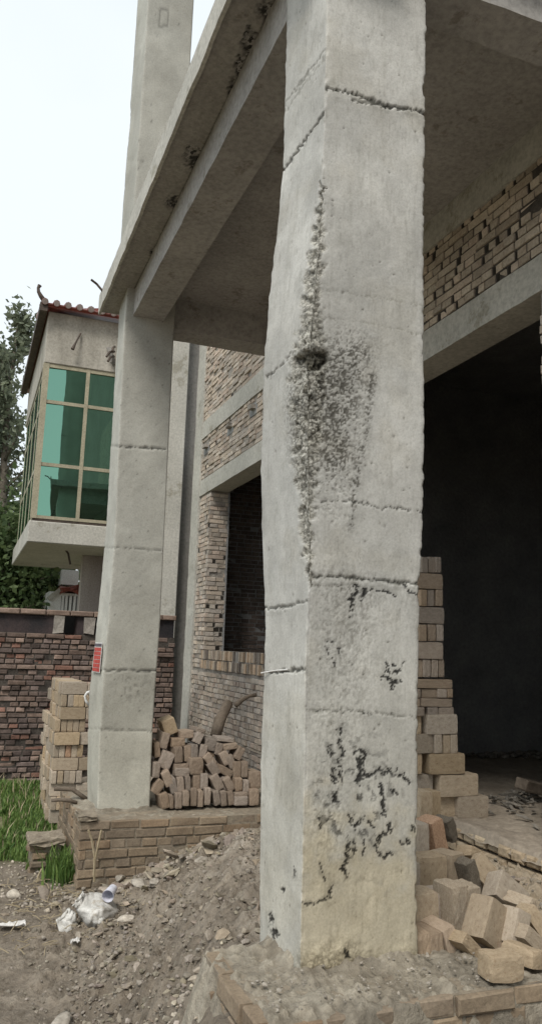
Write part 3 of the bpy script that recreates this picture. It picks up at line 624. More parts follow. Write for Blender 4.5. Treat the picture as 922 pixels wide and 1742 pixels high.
def crust(name, parent, x0, x1, y0, y1, fn, res=.012, mat='dust', s=1):
    xs = np.arange(x0, x1+res, res); ys = np.arange(y0, y1+res, res); XX, YY = np.meshgrid(xs, ys); hh = fn(XX, YY)
    c1, v1 = cell(XX, YY, 26, s+4); cob = np.clip(1-c1*1.5, 0, 1)*v1
    n = (fbm(XX,YY,XX*0,14,4,s)-.5)
    hh = hh+n*.05+cob*.020+(fbm(XX,YY,XX*0,70,2,s+9)-.5)*.012
    cc = .80+.35*cob+(fbm(XX,YY,XX*0,5,4,s+3)-.5)*.6
    P = np.stack([XX, YY, hh], -1).reshape(-1, 3)
    return link(name, raw_mesh(name, P, grid_faces(len(ys), len(xs)), np.repeat(cc.reshape(-1, 1), 3, 1), smooth=True, mat=M[mat]), parent)
def near_crust(X, Y):
    dc = np.maximum(np.maximum(1.2-X, X-1.68), np.maximum(2.75-Y, Y-3.15)); dc = np.maximum(dc, 0)
    h = .268+.032*np.exp(-dc/.035)*(.5+fbm(X,Y,X*0,9,3,5))
    ey = 2.440+.05*sstep(1.30, 1.60, X+(fbm(X,Y,X*0,5,2,8)-.5)*.6); ex = np.where(Y < 2.75, .99, .95)
    wob = (fbm(X,Y,X*0,8,3,15)-.5)*.05
    h -= np.clip(ey-Y+wob, 0, 1)*4.5+np.clip(ex-X+wob, 0, 1)*3.0
    return h
crust('mortar_crust', pn, .86, 3.08, 2.34, 3.06, near_crust, .010)
def far_crust(X, Y):
    dc = np.maximum(np.maximum(1.14-X, X-1.61), np.maximum(7.06-Y, Y-7.5)); dc = np.maximum(dc, 0)
    return -.022+.03*np.exp(-dc/.06)-np.clip(6.68-Y, 0, 1)*4-np.clip(1.0-X, 0, 1)*3
crust('mortar_crust', pf, 1.0, 3.08, 6.672, 8.1, far_crust, .03, s=31)
b = MB(); b.box(.965,1.10,6.63,6.86,.0,.045); b.build('mortar_lump', M['mortar_plinth'], pf, cuts=2, jitter=.012)

# ================================================================== ground: one sheet to the horizon, fine where the camera sees it close
def gz(X, Y):
    t = (np.clip(Y, 2.5, 7)-3.2)/3.4
    lo = .42+.52*t; hi = 1.15+1.45*t
    s = sstep(lo, hi, X)
    base = -.52+.0*Y
    top = .20-.32*np.clip((Y-3.2)/3.4, 0, 1)
    z = base+(top-base)*s
    z = z+np.clip((Y-6.8)/3.2, 0, 1)*.24*(1-s*.6)+.05*(vnoise(X*.7, Y*.7, X*0, 3)-.5)
    # dusty slope running up to the doorstep
    k = sstep(2.2, 2.95, X)*sstep(4.9, 3.9, Y); z = z+k*(.19-z)*.95
    near = sstep(3.2, 2.2, Y)*sstep(1.2, .6, X); z = z-near*.0
    z = np.where((X > XW+.05), -.3, z)
    z = np.where((X > 1.02) & (X < 3.1) & (Y > 6.72), np.minimum(z, -.2), z)
    z = np.where((X > .97) & (Y > 2.52) & (Y < 2.98), np.minimum(z, .12), z)
    z = np.where((X > .97) & (Y <= 2.6), -.52, z)
    far = np.hypot(X-1, Y-5); z = z*(1-sstep(14, 30, far))+(-.4)*sstep(14, 30, far)
    return z
xs = np.concatenate([-np.geomspace(3000, .95, 60), np.arange(-.9, 3.2, .0135), np.geomspace(3.25, 3000, 55)])
ys = np.concatenate([-np.geomspace(3000, .5, 30), np.arange(-.4, 3.0, .06), np.arange(3.0, 7.6, .0155), np.arange(7.6, 10.4, .05), np.geomspace(10.5, 3000, 60)])
XX, YY = np.meshgrid(xs, ys)
f1 = fbm(XX,YY,XX*0,1.7,4,2)-.5; f2 = fbm(XX,YY,XX*0,9,4,12)-.5; f3 = fbm(XX,YY,XX*0,34,3,22)-.5
c1, v1 = cell(XX+f2*.05, YY, 15, 5); c2, v2 = cell(XX, YY, 36, 7)
lumpm = sstep(.45, 1.0, XX+f1)*sstep(7.2, 6.2, YY)
lump = np.clip(1-c1*1.5, 0, 1)*v1*.055*lumpm*sstep(.42,.6,fbm(XX,YY,XX*0,2.2,3,42))+np.clip(1-c2*1.4, 0, 1)*v2*.018*(.35+.65*lumpm)
rdg = np.abs(fbm(XX*1.0+YY*.4,YY-XX*.3,XX*0,7,4,72)-.5)*2; c4, v4 = cell(XX+f3*.04, YY+f2*.04, 8, 75)
lump = lump-rdg*.05*lumpm+np.clip(.8-c4, 0, 1)*v4*.06*lumpm
ZZ = gz(XX, YY)+np.where((XX > -3) & (XX < XW) & (YY > 0) & (YY < 11), f1*.06+f2*.085*(.25+.75*lumpm)+f3*.030*(.4+.6*lumpm)+lump*1.25, 0)
patch = fbm(XX,YY,XX*0,1.1,4,52)
cg = np.stack([.92+.3*(patch-.5)+f2*.5]*3, -1); pale = sstep(.48,.62,fbm(XX+.3*YY,YY,XX*0,1.9,3,62))*sstep(1.0,2.1,XX)
pale = np.clip(pale+.9*sstep(.1,.75,XX-.95-.30*(YY-3.2)+f1*.9+f2*.5), 0, 1); cg = cg*(1+pale[..., None]*np.array([.48,.53,.60])); cg = cg*(1-.10*sstep(.5,.9,c1)[..., None]*lumpm[..., None])
sand = sstep(2.1, 2.5, XX)*sstep(5.5, 4.2, YY); cg = cg*(1-sand[..., None])+sand[..., None]*np.array([1.50,1.46,1.36])
green = sstep(7.0, 7.8, YY+f1*2)*(XX < 1.3); cg *= 1-green[..., None]*(1-np.array([.7,.8,.55]))
g = link('ground', raw_mesh('ground', np.stack([XX,YY,ZZ], -1).reshape(-1,3), grid_faces(len(ys), len(xs)), cg.reshape(-1,3), smooth=True, mat=M['ground']))
tag(g, 'bare brown dirt sloping up as a mound between the plinths', 'ground', kind='structure')
gxs, gys, gZ = xs, ys, ZZ
def gh(x, y):
    i = min(max(int(np.searchsorted(gys, y)), 1), len(gys)-1); j = min(max(int(np.searchsorted(gxs, x)), 1), len(gxs)-1)
    return float(gZ[i, j])

# ------------------------------------------------------------------ rocks
def rock_base(seed, sub=2, flat=.6, ang=.32):
    bm = bmesh.new(); bmesh.ops.create_icosphere(bm, subdivisions=sub, radius=.5)
    rs = np.random.RandomState(seed); 
    V = np.array([v.co for v in bm.verts])
    for _ in range(9):                                     # cut flat facets
        n = rs.normal(size=3); n /= np.linalg.norm(n); dlim = rs.uniform(.24, .40); e = V@n; V -= np.clip(e-dlim, 0, 1)[:, None]*n
    V *= np.array([1, rs.uniform(.6, .95), rs.uniform(flat*.7, flat)]); V += rs.normal(0, .012, V.shape)
    F = np.array([[v.index for v in f.verts] for f in bm.faces]); bm.free(); return V, F
ROCKS = [rock_base(k, 1) for k in range(8)]; BIG = [rock_base(50+k, 2, .75) for k in range(8)]
def rotm(a, b, c): return np.array(Euler((a, b, c)).to_matrix())
Vs, Fs, Cs, k = [], [], [], 0
def scatter(n, fx, smin, smax, tone):
    global k
    for _ in range(n):
        x, y = fx()
        if x > XW-.05 or (y < 3.0 and x > .9) or (y > 6.62 and x > .95): continue
        V, F = ROCKS[RS.randint(8)]; s = smin*(smax/smin)**(RS.rand()**2.2)
        V = (V*s)@rotm(RS.uniform(-.5,.5), RS.uniform(-.5,.5), RS.uniform(0,6.28)).T+np.array([x, y, gh(x, y)+s*.12])
        Vs.append(V); Fs.append(F+k); t = RS.uniform(*tone); Cs.append(np.tile(np.array([1, RS.uniform(.95,1.0), RS.uniform(.88,1.0)])*t, (len(V), 1))); k += len(V)
scatter(2600, lambda: (RS.uniform(.5, 3.05), RS.uniform(3.0, 6.6)), .014, .06, (.55,1.05))
def band(): 
    y = RS.uniform(3.1, 6.6); t = (y-3.2)/3.4; return (.50+.45*t+abs(RS.normal(0, .35)), y)
scatter(1300, band, .014, .065, (.55,1.1))
scatter(450, lambda: (RS.uniform(-.4, 1.3), RS.uniform(3.8, 7.2)), .010, .040, (.55,1.1))
scatter(420, lambda: (RS.uniform(.1, 1.05), RS.uniform(6.2, 7.4)), .018, .065, (.9,1.5))
scatter(420, lambda: (RS.normal(1.75, .45), RS.normal(6.35, .18)), .03, .10, (.7,1.25))
scatter(320, lambda: (RS.normal(.72, .22), RS.normal(3.15, .22)), .02, .055, (1.0,1.5))
scatter(260, lambda: (RS.uniform(2.0, 3.0), RS.uniform(3.05, 4.4)), .008, .022, (.8,1.2))
def chips(n, fx, smin, smax, tone):
    global k
    for _ in range(n):
        x, y = fx()
        if x > XW-.05 or (y < 3.0 and x > .9) or (y > 6.62 and x > .95): continue
        V, F = ROCKS[RS.randint(8)]; s_ = smin*(smax/smin)**(RS.rand()**2); V = (V*s_*np.array([1.3, 1, .55]))@rotm(RS.normal(0,.5), RS.normal(0,.5), RS.uniform(0,6.28)).T+np.array([x, y, gh(x, y)+s_*.12])
        Vs.append(V); Fs.append(F+k); t = RS.uniform(*tone); Cs.append(np.tile(np.array([1, RS.uniform(.9,.98), RS.uniform(.8,.95)])*t, (len(V), 1))); k += len(V)
chips(260, band, .02, .09, (.6,1.1)); chips(300, lambda: (RS.uniform(.9, 3.0), RS.uniform(3.1, 6.6)), .02, .12, (.75,1.2)); chips(120, lambda: (RS.normal(1.9,.5), RS.normal(6.3,.2)), .08, .2, (.7,1.25))
rub = link('rubble', raw_mesh('rubble', np.concatenate(Vs), np.concatenate(Fs), np.concatenate(Cs), mat=M['stone'])); tag(rub, 'small stones and crumbled brick scattered over the dirt mound', 'rubble', kind='stuff')
# little chips lying on the near plinth
Vs, Fs, Cs, k = [], [], [], 0
for _ in range(420):
    x = RS.uniform(.98, 2.7); y = RS.uniform(2.48, 2.74); V, F = ROCKS[RS.randint(8)]; s = .006*(4.5)**(RS.rand()**1.8)
    V = (V*s)@rotm(RS.uniform(-.5,.5), RS.uniform(-.5,.5), RS.uniform(0,6.28)).T+np.array([x, y, .28+float(near_crust(np.array([x]), np.array([y]))[0]-.262)+s*.1])
    Vs.append(V); Fs.append(F+k); Cs.append(np.full((len(V), 3), RS.uniform(.75, 1.2))); k += len(V)
rub = link('gravel', raw_mesh('gravel', np.concatenate(Vs), np.concatenate(Fs), np.concatenate(Cs), mat=M['stone'])); tag(rub, 'fine mortar chips lying along the edge of the near plinth', 'gravel', kind='stuff')
# rubble heap just inside the doorway
Vs, Fs, Cs, k = [], [], [], 0
for _ in range(260):
    x = 4.15+RS.normal(0, .33); y = 4.85+RS.normal(0, .22); 
    V, F = ROCKS[RS.randint(8)]; s = RS.uniform(.03, .11); V = (V*s*np.array([1.6,.8,.5]))@rotm(RS.uniform(-.4,.4), RS.uniform(-.4,.4), RS.uniform(0,6.28)).T+np.array([x, y, .34+.10*math.exp(-((x-4.2)/.5)**2-((y-4.9)/.35)**2)])
    Vs.append(V); Fs.append(F+k); Cs.append(np.full((len(V), 3), RS.uniform(.35, .8))); k += len(V)
for _ in range(160):
    x = RS.uniform(5.1, 7.5); y = 7.35+RS.normal(0, .1); V, F = ROCKS[RS.randint(8)]; s = RS.uniform(.04, .14)
    V = (V*s)@rotm(0, 0, RS.uniform(0,6.28)).T+np.array([x, y, .35]); Vs.append(V); Fs.append(F+k); Cs.append(np.full((len(V), 3), RS.uniform(.4, 1.0))); k += len(V)
o = link('rubble', raw_mesh('rubble_inside', np.concatenate(Vs), np.concatenate(Fs), np.concatenate(Cs), mat=M['stone'])); tag(o, 'broken brick rubble on the floor inside the dark doorway', 'rubble', kind='stuff')
o = MB().box(-.16,.16,-.06,.06,-.04,.04).build('broken_plank', M['brick_plinth'] if 0 else M['wood'], None, bevel=.006, jitter=.004); o.location = (3.95, 4.86, .47); o.rotation_euler = (.1,.22,.1)
tag(o, 'short broken timber lying on the rubble inside the doorway', 'plank')
# single stones that stand out
for (px, py, Z, s, sc, lab) in ((28,1505,-.44,.10,(1,.9,.8),'round white stone at the left edge of the dirt'),(105,1722,-.42,.13,(1.3,.6,.3),'flat pale stone in the foreground dirt'),
     (238,1500,-.34,.14,(1,.9,.7),'angular pale stone at the foot of the far plinth'),(262,1508,-.34,.13,(1.2,.8,.7),'squarish grey stone right beside the angular pale one below the far plinth'),
     (205,1493,-.42,.11,(1,.8,.8),'brown stone next to the dead weed below the far plinth'),(215,1565,-.35,.12,(.8,.7,.5),'pinkish lump of earth right of the white sack'),
     (348,1452,-.12,.11,(1.2,.9,.5),'flat grey stone high on the mound under the far brick heap'),(278,1395,.02,.0,(1,1,1),'')):
    if not lab: continue
    p = atz(px, py, Z); V, F = BIG[int(px) % 8]
    me = raw_mesh('stone', V*s*np.array(sc)*1.4, F, np.full((len(V), 3), 1.75 if 'white' in lab else 1.15), mat=M['stone'], smooth='round' in lab)
    o = link('stone', me, loc=(p.x, p.y, max(gh(p.x, p.y), -.6)+s*.25)); o.rotation_euler = (.1, .15, px*.1); tag(o, lab, 'stone', 'single stones on the dirt')

# ================================================================== loose bricks
def brick_mesh(name, mat, seed, amp=.012, chip=.0, n=7):
    b = MB(); b.box(-.5,.5,-.5,.5,-.5,.5); bm = b.bm; bmesh.ops.subdivide_edges(bm, edges=bm.edges[:], cuts=n, use_grid_fill=True)
    V = np.array([v.co for v in bm.verts]); rs = np.random.RandomState(seed)
    # round the edges: vertices lying on two or three faces are drawn in
    ext = (np.abs(V) > .499).sum(1); V = V*np.where(ext >= 2, 1-.022*(ext-1), 1)[:, None]
    D = np.stack([fbm(V[:,0]+seed, V[:,1], V[:,2], 3.1, 3, seed+kk)-.5 for kk in range(3)], -1)
    V += D*amp*2+rs.normal(0, amp*.22, V.shape)
    if chip:
        for _ in range(5):
            c = rs.choice([-.5,.5], 3)*np.array([1,1,1]); c[rs.randint(3)] *= rs.uniform(-1, 1); dd = np.linalg.norm(V-c, axis=1); V += (0-V)*(np.clip(1-dd/(.28+chip), 0, 1)*chip*1.6)[:, None]
    for v, co in zip(bm.verts, V): v.co = Vector(co)
    bmesh.ops.recalc_face_normals(bm, faces=bm.faces[:]); me = bpy.data.meshes.new(name); bm.to_mesh(me); bm.free(); me.materials.append(mat); return me
SETS = {k: [brick_mesh('brick_'+k, M[mm], s+9*i, a, c) for i in range(nv)] for k, mm, s, a, c, nv in
        (('tan','brick',1,.010,.0,4),('tan_chip','brick',41,.016,.05,3),('stack','brick_stack',81,.012,.0,5),('grey','brick_grey',121,.012,.025,6),('orange','brick_orange',181,.012,.04,1),('char','brick_char',201,.055,.10,2),('crust','crust',221,.03,.03,2))}
def brick_at(px, py, Y, w, h, dep, ang=0, rz=0, rx=0, kind='tan', px_dims=True, name='loose_brick', label=None, group=None, cat='brick'):
    """front face centred on a measured point; w,h as seen; ang = tilt clockwise as seen"""
    p = aty(px, py, Y); d = (p-CC).dot(CF)
    if px_dims:
        fac = cos(YAW)-sin(YAW)*(px-W0/2)/FP; w = w*d/FP/(fac if abs(ang) < 45 else 1); h = h*d/FP
    o = bpy.data.objects.new(name, random.choice(SETS[kind])); COL.objects.link(o)
    R = Euler((rx, 0, 0)).to_matrix() @ Matrix.Rotation(rz, 3, 'Z') @ Matrix.Rotation(radians(ang), 3, 'Y')
    o.scale = (w, dep, h); o.rotation_euler = R.to_euler(); o.location = p+R@Vector((0, dep/2, 0))
    return tag(o, label, cat, group)
# --- tall stack beside the doorway
GS = 'bricks of the tall stack beside the doorway'
LS = 'clay brick in the tall stepped stack right of the near pillar'
YS = 4.70
rows = [(60,158,[(95,135,.0),(136,178,.01),(180,216,.0)]),(160,256,[(70,226,.0)]),(258,360,[(88,130,0),(131,173,.01),(182,226,0)]),(364,466,[(80,234,0)]),(470,572,[(78,128,0),(134,184,0),(186,230,.01)]),
        (576,680,[(70,228,0)]),(682,790,[(60,103,0),(105,153,.01),(156,198,0),(200,234,0)]),(802,858,[(60,285,0)]),(861,915,[(45,92,0),(95,190,.01),(193,250,0),(252,286,0)]),(918,970,[(40,88,0),(90,284,0)]),
        (972,1026,[(30,115,0),(132,198,.0),(200,293,.01)]),(1016,1134,[(60,95,.01),(130,316,0)]),(1136,1250,[(50,165,.02),(175,222,0),(226,270,.01),(272,316,0)]),(1254,1376,[(40,100,.01),(150,360,0)]),(1380,1510,[(50,165,.04),(210,444,0)]),(1512,1640,[(60,300,.05),(318,500,0)])]
zb = None
for i, (y0, y1, fs) in enumerate(rows):
    for (x0, x1, dy) in fs:
        px0, px1 = 690+x0/3.556, 690+x1/3.556; cx = (px0+px1)/2; cy = 930+(y0+y1)/2/3.556
        Y = YS+dy+RS.normal(0, .006); wide = px1-px0 > 30
        brick_at(cx, cy, Y, px1-px0-.4, (y1-y0)/3.556-.5, .24 if not wide else (.13), RS.normal(0, .5), RS.normal(0, .02), kind='stack' if i < 11 else 'tan', name='stacked_brick', label=LS, group=GS)
        if wide:
            brick_at(cx-1, cy, Y+.135, px1-px0-.4, (y1-y0)/3.556-.5, .12, RS.normal(0, .4), RS.normal(0, .02), kind='stack' if i < 11 else 'tan', name='stacked_brick', label=LS, group=GS)
# --- tumbled pile in front of it
GP = 'tumbled bricks between the near pillar and the doorway'
LP = 'plain tan brick in the tumbled pile right of the near pillar'
pile = [ # cx, cy, w, h, ang, depth, rz, rx, kind, label (crop units, 3.81 per photo pixel)
 (172,135,80,205,1,.24,.0,0,'tan',None),(235,125,60,190,0,.12,.0,0,'tan',None),(150,345,84,205,-1,.24,0,0,'tan',None),(262,325,100,225,-14,.12,.25,0,'orange','orange brick leaning at the top of the tumbled pile'),
 (348,280,62,160,-26,.10,.4,0,'char','short burnt black brick lying on the dusty slope above the pile'),(378,545,118,215,0,.13,.35,.0,'tan','upright brick with its pale end showing in the middle of the pile'),
 (218,577,178,240,0,.12,0,0,'tan',None),(112,600,40,205,0,.12,0,0,'tan',None),(178,830,155,262,-3,.12,0,0,'tan',None),(290,800,90,220,-2,.12,0,0,'stack',None),
 (165,1078,92,240,-6,.24,0,0,'stack',None),(246,1066,88,225,-6,.24,0,0,'stack',None),(348,1045,84,265,-17,.20,.1,0,'stack','dark narrow brick leaning beside the two upright ones at the foot of the pile'),
 (400,800,115,300,-3,.13,.1,0,'crust','mortar crusted brick with a rough lumpy face in the middle of the pile'),(500,800,95,285,-6,.13,.1,0,'crust','second lumpy crusted brick touching the first on its right side'),
 (492,595,72,240,-22,.08,.3,0,'char','long burnt black brick wedged under the top slab of the pile'),(578,565,125,245,-38,.07,.0,-.35,'tan',"pale slab-like brick leaning at the pile's upper right"),
 (735,690,215,185,38,.10,.2,-.35,'tan','wide pale brick on the right side of the pile below the slab-like one'),(628,885,165,270,32,.11,.3,-.1,'tan','large tilted brick with an orange worn edge in the lower pile'),
 (790,915,108,220,26,.12,.2,-.1,'tan',None),(870,790,70,120,-40,.14,.2,0,'tan_chip',None),(905,880,80,210,-34,.10,.0,-.2,'tan',None),(890,1000,190,95,38,.12,.2,-.1,'tan','brick lying aslant at the right edge of the picture'),
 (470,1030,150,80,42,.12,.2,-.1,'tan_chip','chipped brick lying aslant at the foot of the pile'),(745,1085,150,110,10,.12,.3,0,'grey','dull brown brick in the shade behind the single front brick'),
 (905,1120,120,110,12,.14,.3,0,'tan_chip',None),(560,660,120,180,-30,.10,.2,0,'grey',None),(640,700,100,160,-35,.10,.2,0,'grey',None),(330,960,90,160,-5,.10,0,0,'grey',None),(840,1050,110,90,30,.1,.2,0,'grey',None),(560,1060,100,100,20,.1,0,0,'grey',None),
 (505,430,110,70,25,.1,.3,-.2,'tan_chip','small dusty brick stub on the slope behind the upright brick')]
for (cx, cy, w, h, ang, dep, rz, rx, kind, lab) in pile:
    px, py = 680+cx/3.81, 1340+cy/3.81; bot = cy+h*.4
    Y = 2.66+np.clip((1180-bot)/1100, 0, 1)*1.30
    if cx > 560: Y = max(Y, 2.72)
    Y = float(min(Y, atz(px, 1340+(cy+h*.5)/3.81, .285).y))
    if cx < 420: Y = max(Y, 2.80)
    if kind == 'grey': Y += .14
    brick_at(px, py, Y, w/3.81, h/3.81, dep*1.0, ang, rz, rx, kind, name='tumbled_brick', label=lab or LP, group=GP if not lab else 'tumbled bricks between the near pillar and the doorway')
p = atz(680+686/3.81, 1340+1172/3.81, .322)
o = bpy.data.objects.new('loose_brick', SETS['tan_chip'][1]); COL.objects.link(o); o.scale = (.105, .19, .105); o.location = (p.x, p.y+.03, .322); o.rotation_euler = (0, 0, .15)
tag(o, 'single chipped brick lying apart on the near plinth in front of the pile', 'brick'); o.rotation_euler = (0, .03, -.06); o.scale = (.13, .095, .085)
# --- heap on the far plinth
GH = 'loose bricks heaped beside the far pillar'
LH = 'grey brown brick in the heap on the far plinth'
heap = [(208,322,95,110,-22),(172,420,55,110,12),(118,485,42,105,-8),(183,560,90,120,22),(115,630,48,105,2),(192,695,60,105,-25),(128,750,60,105,32),(172,850,62,105,-14),(222,855,30,95,-5),(272,850,46,105,-2),(325,835,44,100,0),(378,825,46,118,0),(426,835,36,112,-2),(477,820,44,115,2),(542,830,44,100,-12),(592,835,40,100,-8),(642,830,42,95,-10),(716,850,95,62,0),(716,812,95,40,0),(808,825,66,110,0),
 (232,745,52,105,-18),(285,735,48,105,-8),(338,725,36,100,-4),(398,715,50,95,0),(455,708,50,105,0),(545,720,62,110,-30),(592,730,46,95,-22),(632,735,55,100,-30),(698,735,52,90,-2),(752,745,40,85,0),(815,700,85,115,0),
 (298,645,105,60,0),(292,608,100,45,0),(400,605,98,112,0),(520,620,62,100,-34),(608,640,100,55,28),(645,570,50,95,-24),(688,625,55,110,0),(742,625,44,110,0),(495,560,60,95,-42),(605,545,62,95,-28),
 (272,520,58,110,-4),(335,510,52,110,-3),(385,505,48,115,0),(446,495,50,92,8),(560,480,52,85,10),(498,450,85,80,10),(640,462,100,42,-8),(705,510,50,95,28),(270,435,95,60,0),(330,375,95,55,-3),(415,400,50,80,25),(605,415,120,26,5),(430,350,70,30,10)]
for i, (cx, cy, w, h, ang) in enumerate(heap):
    px, py = 240+cx/4.19, 1160+cy/4.19
    lv = (890-cy)/600; Y = 6.92+lv*.30+RS.normal(0, .012)
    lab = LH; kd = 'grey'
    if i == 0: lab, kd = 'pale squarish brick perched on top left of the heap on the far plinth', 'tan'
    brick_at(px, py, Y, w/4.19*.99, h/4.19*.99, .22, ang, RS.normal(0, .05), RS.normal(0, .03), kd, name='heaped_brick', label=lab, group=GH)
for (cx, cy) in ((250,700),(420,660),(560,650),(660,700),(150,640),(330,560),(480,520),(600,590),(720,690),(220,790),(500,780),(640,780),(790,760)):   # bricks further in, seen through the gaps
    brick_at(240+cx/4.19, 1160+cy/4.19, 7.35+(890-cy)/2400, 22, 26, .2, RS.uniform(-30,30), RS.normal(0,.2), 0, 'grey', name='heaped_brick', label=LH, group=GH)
# --- stack left of the far pillar
GL = 'bricks stacked behind the far pillar on its left'; LL = 'tan brick in the stack left of the far pillar'
hc_ = .122; z = -.34; row = 0; X0, Y0 = .90, 8.25
while z < .93:
    xo = X0+RS.normal(0, .008)+(.03 if row > 7 else 0); yo = Y0+RS.normal(0, .01)
    def put(x, y, w, d, h, kind='tan'):
        o = bpy.data.objects.new('stacked_brick', random.choice(SETS[kind])); COL.objects.link(o); o.scale = (w, d, h); o.location = (x+w/2, y+d/2, z+h/2); o.rotation_euler = (RS.normal(0,.01), RS.normal(0,.012), RS.normal(0,.03)); tag(o, LL, 'brick', GL)
    if row % 2:                                            # headers seen in front, stretchers along the side
        for kk in range(5): put(xo+.06*kk+.004, yo, .055, .245, .118, 'orange' if kk == 2 and row == 5 else 'tan')
        for kk in range(4): put(xo+RS.normal(0,.012), yo+.25+.25*kk, .057, .243, .118)
    else:
        for kk in range(2): put(xo+.005+.25*kk, yo+RS.normal(0,.01), .243, .057, .118)
        for kk in range(16): put(xo+RS.normal(0,.014), yo+.06+.06*kk, .22, .056, .118)
    z += hc_; row += 1
# bits resting around
def stick(name, pts, r, mat, label, cat, seg=7): return tag(MB().tube(pts, r, seg).build(name, M[mat], None, smooth=True), label, cat)
stick('bent_pole', [tuple(aty(x,y,7.6)) for x,y in ((93,1342),(110,1342),(124,1343),(134,1350),(150,1361))], [.018,.02,.02,.02,.018], 'wood', 'upper bent wooden pole poking out left of the far plinth', 'pole')
stick('bent_pole', [tuple(aty(x,y,7.4)) for x,y in ((88,1362),(104,1360),(120,1362),(132,1366))], [.014,.018,.018,.014], 'wood', 'lower short wooden pole poking out left of the far plinth', 'pole')
stick('rope_loop', [tuple(aty(x,y,8.15)) for x,y in ((156,1176),(149,1178),(145,1184),(147,1193),(152,1200))], .013, 'white', 'white rope loop hanging on the brick stack left of the far pillar', 'rope')
stick('timber_post', [tuple(aty(367,1252,7.55)), tuple(aty(374,1225,7.6)), tuple(aty(389,1195,7.68))], [.055,.058,.05], 'wood', 'short weathered timber post leaning above the brick heap', 'post', 10)
stick('broken_branch', [tuple(aty(x,y,7.8)) for x,y in ((400,1200),(412,1190),(424,1184),(436,1182))], [.03,.026,.018,.022], 'wood', 'broken grey branch behind the brick heap next to the leaning post', 'branch')
# ================================================================== white sack, cup, scraps
sk = empty('white_sack', 'crumpled dirty white sack lying open on the dirt in front of the far plinth', 'sack')
SY = 5.75
def sp(cx, cy, dy=0): return aty(60+cx/4.61, 1460+cy/4.61, SY+dy)
def sheet(name, outer, n, bulge, seed, mat, parent, th=.006, back=.0):
    """crumpled cloth patch: outer = list of (cx,cy,dy) quads rows"""
    G = np.array([[list(sp(*q)) for q in row] for row in outer]); a, b_ = G.shape[:2]
    U_, V_ = np.linspace(0, a-1, n), np.linspace(0, b_-1, n); P = np.zeros((n, n, 3))
    for i, u in enumerate(U_):
        for j_, v in enumerate(V_):
            i0 = min(int(u), a-2); j0 = min(int(v), b_-2); fu, fv = u-i0, v-j0
            P[i, j_] = G[i0,j0]*(1-fu)*(1-fv)+G[i0+1,j0]*fu*(1-fv)+G[i0,j0+1]*(1-fu)*fv+G[i0+1,j0+1]*fu*fv
    uu, vv = np.meshgrid(np.linspace(0,1,n), np.linspace(0,1,n), indexing='ij')
    c1, v1 = cell(uu, vv, 4, seed); fold = np.abs(fbm(uu+c1*.2, vv, uu*0, 4, 3, seed)-.5)*2
    P[..., 1] += -(np.sin(uu*pi)*np.sin(vv*pi))*bulge+fold*.05-.02*c1; P[..., 2] += (fbm(uu, vv, uu*0, 6, 2, seed+3)-.5)*.02
    me = raw_mesh(name, P.reshape(-1, 3), grid_faces(n, n), mat=M[mat], smooth=True); o = link(name, me, parent)
    md = o.modifiers.new('solid', 'SOLIDIFY'); md.thickness = th; return o
sheet('sack_body', [[(385,265,.05),(450,285,.12),(520,280,.14),(575,310,.14)],[(330,400,-.03),(430,400,-.08),(520,390,-.10),(655,400,.06)],[(370,490,.02),(420,500,-.10),(520,480,-.12),(640,470,.04)],[(400,540,.08),(450,575,.02),(500,560,.02),(560,520,.10)]], 30, .05, 3, 'sack', sk)
sheet('sack_flap', [[(378,265,.04),(383,270,.04)],[(290,375,-.05),(360,395,-.02)]], 12, .01, 5, 'sack', sk)
sheet('sack_mouth', [[(270,400,-.02),(318,430,-.06)],[(162,480,-.02),(325,520,-.06)],[(205,615,-.08),(328,612,-.08)]], 18, .03, 7, 'sack', sk)
sheet('sack_shade', [[(310,400,.10),(360,440,.10)],[(330,615,.08),(455,575,.08)]], 8, .0, 9, 'brick_char', sk)  # dark sheet stands for the shade in the open sack mouth
cp = aty(60+592/4.61, 1460+268/4.61, 5.78); bm = bmesh.new(); bmesh.ops.create_cone(bm, cap_ends=False, segments=24, radius1=.030, radius2=.042, depth=.11)
bmesh.ops.create_circle(bm, cap_ends=True, segments=24, radius=.031, matrix=Matrix.Translation((0,0,-.05)))
me = bpy.data.meshes.new('paper_cup'); bm.to_mesh(me); bm.free(); me.materials.append(M['cup']); o = link('paper_cup', me, loc=cp); o.rotation_euler = (radians(100), 0, radians(-28)); md = o.modifiers.new('s','SOLIDIFY'); md.thickness = .002
tag(o, 'pale lilac plastic cup lying on top of the white sack', 'cup')
def scrap(px, py, Z, sx, sy, lab, mat='paper'):
    n = 10; uu, vv = np.meshgrid(np.linspace(-1,1,n), np.linspace(-1,1,n), indexing='ij'); p = atz(px, py, Z)
    r = 1-.25*vnoise(uu*2+px, vv*2, uu*0, 3); zz = (fbm(uu+px, vv, uu*0, 2, 3, 5)-.4)*.05
    P = np.stack([uu*sx*r, vv*sy*r, zz], -1).reshape(-1,3); o = link('paper_scrap', raw_mesh('paper_scrap', P, grid_faces(n,n), mat=M[mat], smooth=False), loc=(p.x, p.y, gh(p.x,p.y)+.025))
    md = o.modifiers.new('s','SOLIDIFY'); md.thickness = .003; tag(o, lab, 'litter')
scrap(20, 1563, -.46, .10, .05, 'white paper scrap lying on the dirt at the left edge')
scrap(128, 1600, -.46, .03, .02, 'tiny torn paper scrap below the white sack')
